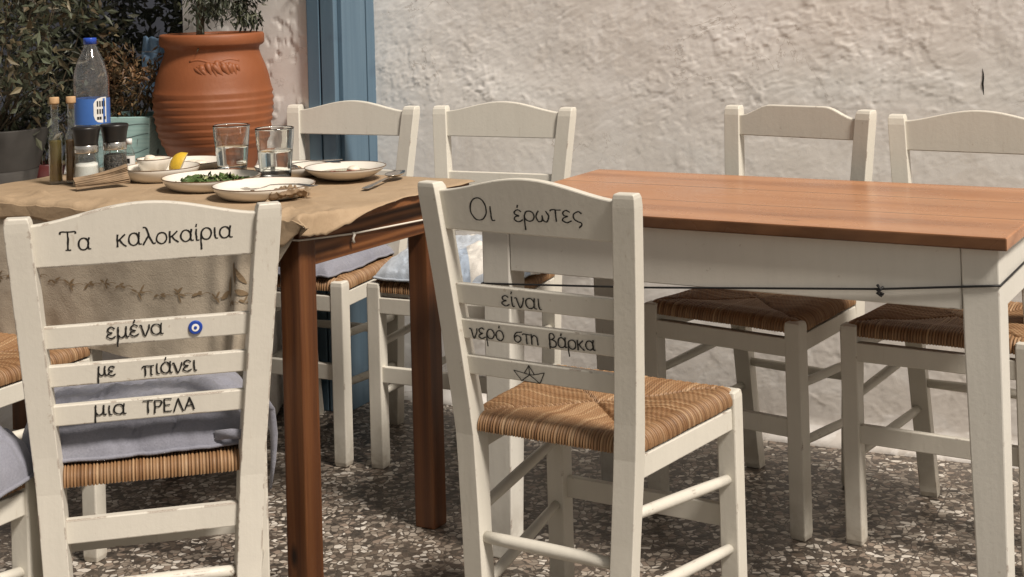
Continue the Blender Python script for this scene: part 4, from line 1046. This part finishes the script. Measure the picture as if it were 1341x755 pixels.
def cutlery(kind, label, p, q, bow=0.0):
    t = thing(kind, label, kind); p, q = Vector(p), Vector(q); d = q - p; L_ = d.length; t.location = p
    t.rotation_euler = d.to_track_quat('X', 'Z').to_euler()
    m = MB()
    def strip(rows, th=0.0018):
        rings = []
        for x, w, z in rows: rings.append([(x, -w, z), (x, w, z), (x, w, z + th), (x, -w, z + th)])
        m.loft(rings)
    hl = 0.62 * L_
    strip([(0, .0075, 0), (.012, .0095, .0004), (hl * .4, .007, .002 + bow), (hl * .8, .0035, .004 + bow), (hl, .003, .004 + bow)])
    m.build('handle', 'steel', t, 0.0006)
    m = MB()
    if kind == 'spoon':
        P = []
        for i in range(13):
            u = i / 12; w = .021 * math.sin(math.pi * (u * .93 + .05)) ** .6; row = []
            for j in range(9): s = -1 + j / 4; row.append((hl + u * (L_ - hl), s * w, .004 + bow + .009 * (s * s - 1) * math.sin(math.pi * u) ** .7 + .006))
            P.append(row)
        m.grid(np.array(P)); o = m.build('bowl', 'steel', t); solidify(o, 0.0012)
    elif kind == 'fork':
        strip([(hl, .003, .004 + bow), (hl + .02, .011, .003), (hl + .035, .0115, .001)])
        for k in range(4):
            y = -.0095 + .00633 * k
            rings = [[(x, y - w, z), (x, y + w, z), (x, y + w, z + .0018), (x, y - w, z + .0018)] for x, w, z in ((hl + .034, .0014, .001), (hl + .06, .0013, .001), (L_, .0007, .005))]; m.loft(rings)
        m.build('tines', 'steel', t)
    else:
        strip([(hl, .0035, .004 + bow), (hl + .02, .0095, .003 + bow), (L_ - .02, .0085, .001 + bow), (L_, .0015, bow)], 0.0012); m.build('blade', 'steel', t)
    return t
cutlery('spoon', 'steel soup spoon leaning beside the wide rimmed plate', tR(0.330, 0.098, TZ + 0.003), tR(0.278, 0.318, TZ + 0.006))
cutlery('fork', 'steel fork lying tines up on the emptied near plate', tR(0.30, -0.035, TZ + 0.026), tR(0.112, -0.055, TZ + 0.010), 0.004)
cutlery('knife', 'steel table knife laid across the back plate with its tip over the rim', tR(-0.075, 0.225, TZ + 0.016), tR(0.115, 0.300, TZ + 0.036))
cutlery('fork', 'steel fork resting on the back plate beside the knife', tR(-0.085, 0.300, TZ + 0.026), tR(0.02, 0.240, TZ + 0.016))

def tumbler(label, xy, h=0.116, lvl=0.60):
    t = thing('drinking_glass', label, 'glass', tR(*xy), 0, 'water glasses')
    flute = lambda a, z: 1 - 0.022 * (abs(math.sin(5 * a)) ** 0.6) * (0.0 if z > h * .66 or z < .006 else 1.0)
    ro, rt = 0.0345, 0.0455
    ext = [(0, 0.0), (ro * .92, 0.0), (ro, .004)] + [(ro + (rt - ro) * (z / h) ** .8, z) for z in np.linspace(.010, h - .004, 14)] + [(rt, h)]
    inn = [(rt - .0026, h)] + [(ro - .0045 + (rt - ro + .0019) * (z / h) ** .8, z) for z in np.linspace(h - .004, .014, 12)] + [(ro * .7, .0105), (0, .010)]
    m = MB(); m.lathe(ext + inn, 60, mod=flute); m.build('glass_body', 'clear_glass', t)
    zl = h * lvl; w = [(0, .0104), (ro * .69, .0108)] + [(ro - .0042 + (rt - ro + .0019) * (z / h) ** .8, z) for z in np.linspace(.0145, zl, 10)] + [(0, zl)]
    m = MB(); m.lathe(w, 48, mod=lambda a, z: flute(a, z) * 0.999); m.build('water', 'water', t)
tumbler('fluted water glass standing behind the salad plate', (-0.168, 0.225), 0.120, 0.58)
tumbler('fluted water glass standing in front of the cutlery plate', (0.045, 0.135), 0.128, 0.60)

def mill(label, xy, fill, fillmat):
    t = thing('spice_mill', label, 'mill', tR(*xy), 0, 'glass mills')
    m = MB(); m.lathe([(0, 0), (.031, 0), (.0325, .004), (.0325, .012), (.029, .045), (.0265, .070), (.0265, .078), (.0235, .078), (.0235, .070), (.026, .045), (.0292, .013), (.028, .006), (0, .005)], 40); m.build('glass_jar', 'jar_glass', t)
    m = MB(); m.lathe([(0, .0055), (.0275, .0065), (.0288, .013)] + [(.0255 + (.0288 - .0255) * (fill - z) / fill * 1.0, z) for z in np.linspace(.02, fill, 5)] + [(.018, fill + .003), (0, fill + .001)], 40); m.build('filling', fillmat, t)
    m = MB(); m.lathe([(.0235, .077), (.0275, .077), (.028, .079), (.028, .094), (.027, .096), (0, .096)], 40); m.build('collar', 'steel', t)
    m = MB(); m.lathe([(0, .0962), (.0275, .0962), (.0275, .100), (.030, .118), (.0335, .133), (.0335, .136), (.031, .1385), (0, .1390)], 40); m.build('cap', 'black_plastic', t)
mill('glass salt mill with a black cap beside the pepper mill', (-0.366, -0.061), 0.052, 'salt')
mill('glass pepper mill with a black cap beside the salt mill', (-0.350, 0.014), 0.064, 'peppercorns')

def cruet(label, xy, liq):
    t = thing('oil_bottle', label, 'bottle', tR(*xy), 0, 'corked cruets')
    ex = [(0, 0), (.0150, 0), (.0160, .003), (.0160, .105), (.0150, .114), (.0105, .124), (.0090, .130), (.0088, .182), (.0100, .185), (.0100, .190)]
    inn = [(.0075, .190), (.0072, .130), (.0090, .122), (.0138, .112), (.0145, .100), (.0145, .006), (0, .005)]
    m = MB(); m.lathe(ex + inn, 32); m.build('glass_body', 'jar_glass', t)
    m = MB(); m.lathe([(0, .0055), (.0142, .0065), (.0142, .100), (.0138, .1035), (0, .104)], 32); m.build('oil', liq, t)
    m = MB(); m.lathe([(.0068, .178), (.0074, .191), (.0112, .191), (.0116, .194), (.0116, .205), (.0108, .207), (0, .207)], 24); m.build('cork', 'cork', t)
cruet('left of two corked bottles, full of greenish olive oil', (-0.463, -0.068), 'olive_oil')
cruet('corked bottle half hidden behind the salt mill, amber liquid inside', (-0.437, -0.040), 'vinegar')

wb = thing('water_bottle', 'clear plastic water bottle with a blue cap and blue label', 'bottle', tR(-0.504, 0.088), R(-100))
rb = 0.0445
dent = lambda a, z: 1 + 0.018 * math.sin(3 * a + z * 40) * (1 if .19 < z < .27 else 0)
ex = [(0, .004), (.030, 0), (.040, .004), (rb, .014), (rb, .05), (rb * .97, .055), (rb, .06), (rb, .19), (rb * .985, .205), (rb, .225), (rb * .98, .245), (rb * .90, .262), (rb * .78, .280), (rb * .60, .298), (rb * .42, .314), (.0145, .325), (.0135, .331)]
inn = [(max(0, r - .0006), z) for r, z in reversed(ex)]
m = MB(); m.lathe(ex + [(.0125, .331)] + inn[1:], 48, mod=dent); m.build('bottle_body', 'clear_plastic', wb)
m = MB(); m.lathe([(0, .006), (.029, .003), (.039, .006), (rb - .0015, .016), (rb - .0015, .150), (0, .150)], 40); m.build('water', 'bottle_water', wb)
m = MB(); m.lathe([(.0128, .326), (.0160, .326), (.0160, .340), (.0150, .342), (0, .342)], 32, mod=lambda a, z: 1 + .02 * math.sin(24 * a)); m.build('cap', 'blue_cap', wb)
def wrap(m, a0, a1, z0, z1, r, n=24):
    m.grid(np.array([[(r * math.cos(R(a0 + (a1 - a0) * i / n)), r * math.sin(R(a0 + (a1 - a0) * i / n)), z) for z in (z0, z1)] for i in range(n + 1)]))
lab = MB(); wrap(lab, -180, 180, .128, .192, rb + .0008, 64); lb_ = lab.build('label', 'blue_label', wb)
wl_ = MB(); r_ = rb + .0012
wl_.grid(np.array([[(r_ * math.cos(R(a)), r_ * math.sin(R(a)), z) for z in (z0, z1)] for a, z0, z1 in ((32, .150, .180), (36, .140, .186), (44, .134, .192), (58, .132, .195), (76, .132, .195))])); wl_.build('label_panel', 'white_label', lb_)
bx_ = MB()
for ci, a in enumerate((42, 50, 58, 66)):
    for zi, (z0, z1) in enumerate(((.172, .186), (.154, .166), (.140, .147))):
        if (ci + zi) % 5 == 4: continue
        wrap(bx_, a, a + (4.6 if zi < 2 else 6.5), z0, z1, rb + .0016, 3)
bx_.build('label_text', 'ink_black', lb_)
gl_ = MB(); wrap(gl_, -62, -40, .132, .195, rb + .0012, 8); gl_.build('label_panel', 'green_label', lb_)
gl_ = MB(); wrap(gl_, -54, -46, .142, .184, rb + .0016, 6); gl_.build('label_panel', 'white_label', lb_)

mb = thing('miniature_bottle', 'tiny labelled glass bottle behind the pepper mill', 'bottle', tR(-0.418, 0.128), R(-95))
m = MB(); m.lathe([(0, 0), (.0125, 0), (.0130, .003), (.0130, .050), (.0105, .060), (.0062, .068), (.0060, .076), (.0050, .076), (.0050, .066), (.0092, .058), (.0115, .048), (.0115, .005), (0, .004)], 28); m.build('glass_body', 'jar_glass', mb)
m = MB(); m.lathe([(.0052, .074), (.0072, .074), (.0072, .088), (0, .0885)], 20); m.build('cap', 'white_label', mb)
m = MB(); wrap(m, -180, 180, .006, .046, .0136, 28); lb2 = m.build('label', 'white_label', mb)
m = MB(); wrap(m, -18, 22, .028, .040, .0140, 8); wrap(m, -25, 25, .012, .015, .0140, 8); wrap(m, -25, 15, .018, .021, .0140, 8); m.build('label_text', 'ink_black', lb2)

# folded kraft bundle (cutlery wrap) by the mills
kb = MB(); rg = random.Random(4)
for k in range(9):
    y = -.012 + .003 * k; z = .003 + .003 * rg.random() + 0.0045 * k * 0.5
    P = []
    for i in range(9):
        u = i / 8; P.append([( -.062 + .124 * u, y + .004 * math.sin(u * 3 + k), z + .016 * u ** 2 * (k / 9) + .006 * u), (-.062 + .124 * u, y + .010, z + .004 + .018 * u ** 2 * (k / 9) + .006 * u)])
    kb.grid(np.array(P), smooth=False)
o = kb.build('paper_bundle', 'used_napkin'); solidify(o, 0.0009); o.location = tR(-0.290, -0.085); o.rotation_euler = (0, 0, R(30)); tag(o, 'folded brown paper cutlery wrapper in front of the mills', 'wrapper')

# ------------------------------------------------------------------ pots and plants
vz = 0.672
ur = thing('terracotta_urn', 'big ribbed terracotta urn with a relief sprig, on the bench by the wall', 'urn', (-0.862, 4.205, vz), R(0))
prof = [(0, 0), (.094, 0), (.100, .006), (.112, .03), (.130, .075), (.143, .105)]
rz_ = lambda z: float(np.interp(z, [.105, .13, .16, .20, .24, .27, .29], [.143, .155, .165, .172, .174, .172, .168]))
z = .112
for k in range(8):
    prof += [(rz_(z) - .0015, z), (rz_(z + .008) + .0032, z + .009), (rz_(z + .014) + .0015, z + .014)]
    z += .0212
prof += [(.168, .290), (.1635, .315), (.154, .345), (.143, .372), (.137, .392), (.139, .402), (.150, .408), (.1535, .414), (.1535, .436), (.150, .442), (.142, .443), (.139, .436), (.135, .405), (.133, .395)]
prof = [(r * 0.965, z * 0.965) for r, z in prof]
m = MB(); m.lathe(prof, 72, mod=lambda a, z: 1 + 0.004 * math.sin(2 * a + 25 * z)); m.build('urn_body', 'terracotta', ur)
m = MB(); m.lathe([(.132, .386), (.08, .390), (0, .392)], 40); m.build('soil', 'soil', ur)
# relief sprig
rl = MB(); rg = random.Random(8)
def onurn(a, zz):
    zs = [p[1] for p in prof[5:-8]]; rs = [p[0] for p in prof[5:-8]]
    r = float(np.interp(zz, [.290, .322, .352, .378, .394], [.168, .162, .152, .142, .138])); return Vector((r * math.cos(a), r * math.sin(a), zz))
prof_o = prof
def onurn(a, zz):
    r = float(np.interp(zz, [.280, .304, .333, .359, .378], [.1621, .1578, .1486, .1380, .1322])); return Vector((r * math.cos(a), r * math.sin(a), zz))
for k in range(17):
    u_ = -1 + 2 * k / 16; a0 = R(-76) + u_ * .40; zz = .350 - .012 * u_ * u_ + rg.uniform(-.006, .006); da = rg.uniform(.02, .20); dz = -rg.uniform(.018, .046); cv_ = rg.uniform(-.04, .04)
    pts = [onurn(a0 + da * t + cv_ * math.sin(3.1 * t), zz + dz * t ** 1.3) for t in np.linspace(0, 1, 9)]
    pts = [Vector((p.x * .976, p.y * .976, p.z)) for p in pts]; w = rg.uniform(1.0, 1.45)
    rl.tube(pts, [.003 * w, .0052 * w, .0068 * w, .0074 * w, .0072 * w, .0064 * w, .005 * w, .0036 * w, .002], 8)
rl.tube([Vector((p.x * .984, p.y * .984, p.z)) for p in [onurn(R(-76) - .50 + 1.0 * t, .353 + .004 * math.sin(t * 10)) for t in np.linspace(0, 1, 24)]], .004, 8)
rl.build('relief_sprig', 'terracotta', ur)

def foliage(root, n, centre, rad, lsize, lw, cols, seed, droop=0.2, hollow=0.35, clumps=10, name='foliage', spike=False):
    """leaf faces gathered in clumps inside an ellipsoid; built relative to root"""
    g = np.random.default_rng(seed); vs = []; fs = []; cs = []
    cl = []
    while len(cl) < clumps:
        p = g.uniform(-1, 1, 3)
        if 0.15 < np.linalg.norm(p) < 1.0: cl.append(p)
    cl = np.array(cl); csz = g.uniform(.20, .42, clumps); ctint = g.uniform(.65, 1.3, clumps)
    cols = np.array(cols)
    for k in range(n):
        i = g.integers(clumps); p = cl[i] + g.normal(0, 1, 3) * csz[i] * .55
        pos = np.array(centre) + p * np.array(rad)
        d = p / (np.linalg.norm(p) + 1e-6) * .7 + g.normal(0, .6, 3); d[2] -= droop; d /= np.linalg.norm(d)
        up = g.normal(0, 1, 3); up -= d * up.dot(d); up /= np.linalg.norm(up) + 1e-6; sd = np.cross(d, up)
        L_ = lsize * g.uniform(.6, 1.35); w = lw * g.uniform(.7, 1.3)
        o = len(vs); c = cols[g.integers(len(cols))] * ctint[i] * g.uniform(.7, 1.3)
        bend = up * L_ * g.uniform(-.18, .05)
        vs += [pos, pos + d * L_ * .45 + sd * w + up * w * .35, pos + d * L_ * .5 + bend * .3, pos + d * L_ * .45 - sd * w + up * w * .35, pos + d * L_ + bend]
        fs += [(o, o + 1, o + 2), (o + 1, o + 4, o + 2), (o, o + 2, o + 3), (o + 2, o + 4, o + 3)]
        cs += [c] * 5
    m = MB(); m.add(vs, fs); ob_ = m.build(name, 'leaf', root); set_attr(ob_, 'leafcol', np.clip(np.array(cs), 0, 1)); return cl
def twigs(root, base, centre, rad, n, seed, r0=.004, name='stems', mat='twig'):
    g = np.random.default_rng(seed); m = MB()
    for k in range(n):
        e = np.array(centre) + g.uniform(-1, 1, 3) * np.array(rad) * .9; b = np.array(base) + g.normal(0, .02, 3) * [1, 1, 0]
        mid = (b + e) / 2 + g.normal(0, .03, 3); pts = [b, (b + mid) / 2 + g.normal(0, .008, 3), mid, (mid + e) / 2 + g.normal(0, .01, 3), e]
        m.tube([tuple(p) for p in pts], [r0, r0 * .8, r0 * .6, r0 * .4, r0 * .2], 5)
        for q in range(3):
            s = pts[2 + q % 3] ; e2 = s + g.normal(0, .06, 3); m.tube([tuple(s), tuple((s + e2) / 2 + g.normal(0, .006, 3)), tuple(e2)], [r0 * .4, r0 * .3, r0 * .12], 4)
    return m.build(name, mat, root)
OLIVE = [(.105, .120, .075), (.130, .135, .085), (.085, .100, .062), (.19, .16, .095), (.07, .078, .045), (.12, .09, .05)]
DRY = [(.16, .085, .035), (.11, .055, .022), (.22, .14, .07), (.08, .05, .025), (.13, .10, .05)]
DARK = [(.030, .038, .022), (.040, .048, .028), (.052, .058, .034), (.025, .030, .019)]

# tree growing in the urn
tu = thing('potted_tree', 'dark fine-leaved conifer growing out of the terracotta urn', 'tree', (-0.862, 4.205, vz + .39))
m = MB(); m.tube([(-.035, 0, -.02), (-.032, .0, .05), (-.034, .005, .15), (-.03, .0, .45)], [.013, .0115, .011, .009], 10); m.tube([(-.034, .004, .07), (.0, -.01, .13), (.05, -.02, .2)], [.006, .005, .003], 6); m.build('trunk', 'bark', tu)
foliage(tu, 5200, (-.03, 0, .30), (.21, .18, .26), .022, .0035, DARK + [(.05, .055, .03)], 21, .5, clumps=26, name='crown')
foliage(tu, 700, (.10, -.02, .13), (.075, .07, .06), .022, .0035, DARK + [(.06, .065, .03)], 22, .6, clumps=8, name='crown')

def pot_round(label, loc, r0, r1, h, mat, groups=None):
    t = thing('plant_pot', label, 'pot', loc)
    m = MB(); m.lathe([(0, 0), (r0, 0), (r0 + .003, .004), (r0 + (r1 - r0) * .38, h * .42), (r0 + (r1 - r0) * .38 - .002, h * .43), (r0 + (r1 - r0) * .40, h * .44), (r1, h - .004), (r1 - .002, h), (r1 - .010, h), (r1 - .013, h - .03)], 48); m.build('pot_body', mat, t)
    m = MB(); m.lathe([(r1 - .012, h - .025), (0, h - .018)], 32); m.build('soil', 'soil', t)
    return t
pot_round('big dark grey pot at the left edge under the leafy shrub', (-1.49, 4.22, .64), .095, .150, .205, 'grey_pot')
sh = thing('leafy_shrub', 'olive-green leafy shrub filling the left edge above the grey pot', 'shrub', (-1.49, 4.22, .84))
foliage(sh, 2600, (.06, 0, .30), (.27, .2, .36), .040, .0075, OLIVE, 31, .1, clumps=34)
twigs(sh, (0, 0, -.02), (.06, 0, .28), (.24, .16, .30), 16, 32)
pot_round('small dark red pot on the bench behind the oil bottles', (-1.385, 4.32, .64), .045, .060, .090, 'red_pot')
s2 = thing('leafy_shrub', 'small dark shrub in the little red pot behind the oil bottles', 'shrub', (-1.385, 4.32, .73))
foliage(s2, 700, (.03, 0, .10), (.10, .09, .12), .026, .005, DARK + OLIVE[:2], 33, .1, clumps=12); twigs(s2, (0, 0, -.02), (.03, 0, .1), (.08, .07, .10), 6, 34, .003)
tb = thing('planter_box', 'turquoise wooden planter with wavy grain, left of the urn', 'planter', (-1.108, 4.27, .64), R(-10))
m = MB(); rings = []
for z, w in ((0, .072), (.228, .092)): rings.append([(-w, -w, z), (w, -w, z), (w, w, z), (-w, w, z)])
rings.append([(-.082, -.082, .229), (.082, -.082, .229), (.082, .082, .229), (-.082, .082, .229)]); rings.append([(-.080, -.080, .20), (.080, -.080, .20), (.080, .080, .20), (-.080, .080, .20)])
m.loft(rings); m.build('box', 'teal_wood', tb, .002)
gm = MB()
for k, (zc, am) in enumerate(((.06, .012), (.095, .016), (.135, .010), (.175, .006), (.205, .004))):
    pts = []
    for t_ in np.linspace(-1, 1, 24):
        z = zc + am * math.cos(t_ * 3.2 + k); w = .072 + .020 * z / .228; pts.append((t_ * (w - .004), -w - .0004, z))
    gm.tube(pts, .0007, 4)
gm.build('wavy_grain', 'dark_blue_grey', tb)
s3 = thing('dry_shrub', 'withered brown-leaved shrub in the turquoise planter', 'shrub', (-1.108, 4.27, .85))
foliage(s3, 1100, (.02, 0, .10), (.13, .10, .10), .024, .004, DRY, 35, .2, clumps=16); foliage(s3, 520, (-.07, .02, .17), (.05, .05, .16), .030, .0065, DRY, 36, .5, clumps=9)
twigs(s3, (0, 0, -.02), (.02, 0, .12), (.15, .09, .13), 16, 37, .003)
# background growth behind the bench
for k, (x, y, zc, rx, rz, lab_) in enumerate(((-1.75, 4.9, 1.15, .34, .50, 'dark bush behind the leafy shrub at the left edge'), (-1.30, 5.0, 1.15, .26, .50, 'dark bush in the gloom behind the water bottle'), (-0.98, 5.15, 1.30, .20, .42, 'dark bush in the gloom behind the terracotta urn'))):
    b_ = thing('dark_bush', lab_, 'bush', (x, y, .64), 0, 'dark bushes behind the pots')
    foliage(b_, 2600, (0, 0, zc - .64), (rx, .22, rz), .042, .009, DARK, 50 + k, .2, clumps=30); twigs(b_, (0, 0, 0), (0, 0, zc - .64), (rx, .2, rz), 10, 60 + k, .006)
bl = MB(); U3, V3 = np.meshgrid(np.linspace(-1, 1, 24), np.linspace(-1, 1, 24), indexing='ij'); q = np.stack([U3, V3], -1)
bl.grid(np.stack([U3 * .06 * (1 - .25 * (V3 + 1) / 2), .03 * vnoise(q, 2, 3, seed=70) + .03 * U3 * U3, V3 * .09 + .01 * vnoise(q, 3, 2, seed=71)], -1))
o = bl.build('hanging_cloth', 'blue_plastic'); solidify(o, .003); o.location = (-1.125, 4.62, .99); tag(o, 'pale blue cloth hanging in the shade left of the urn', 'cloth')
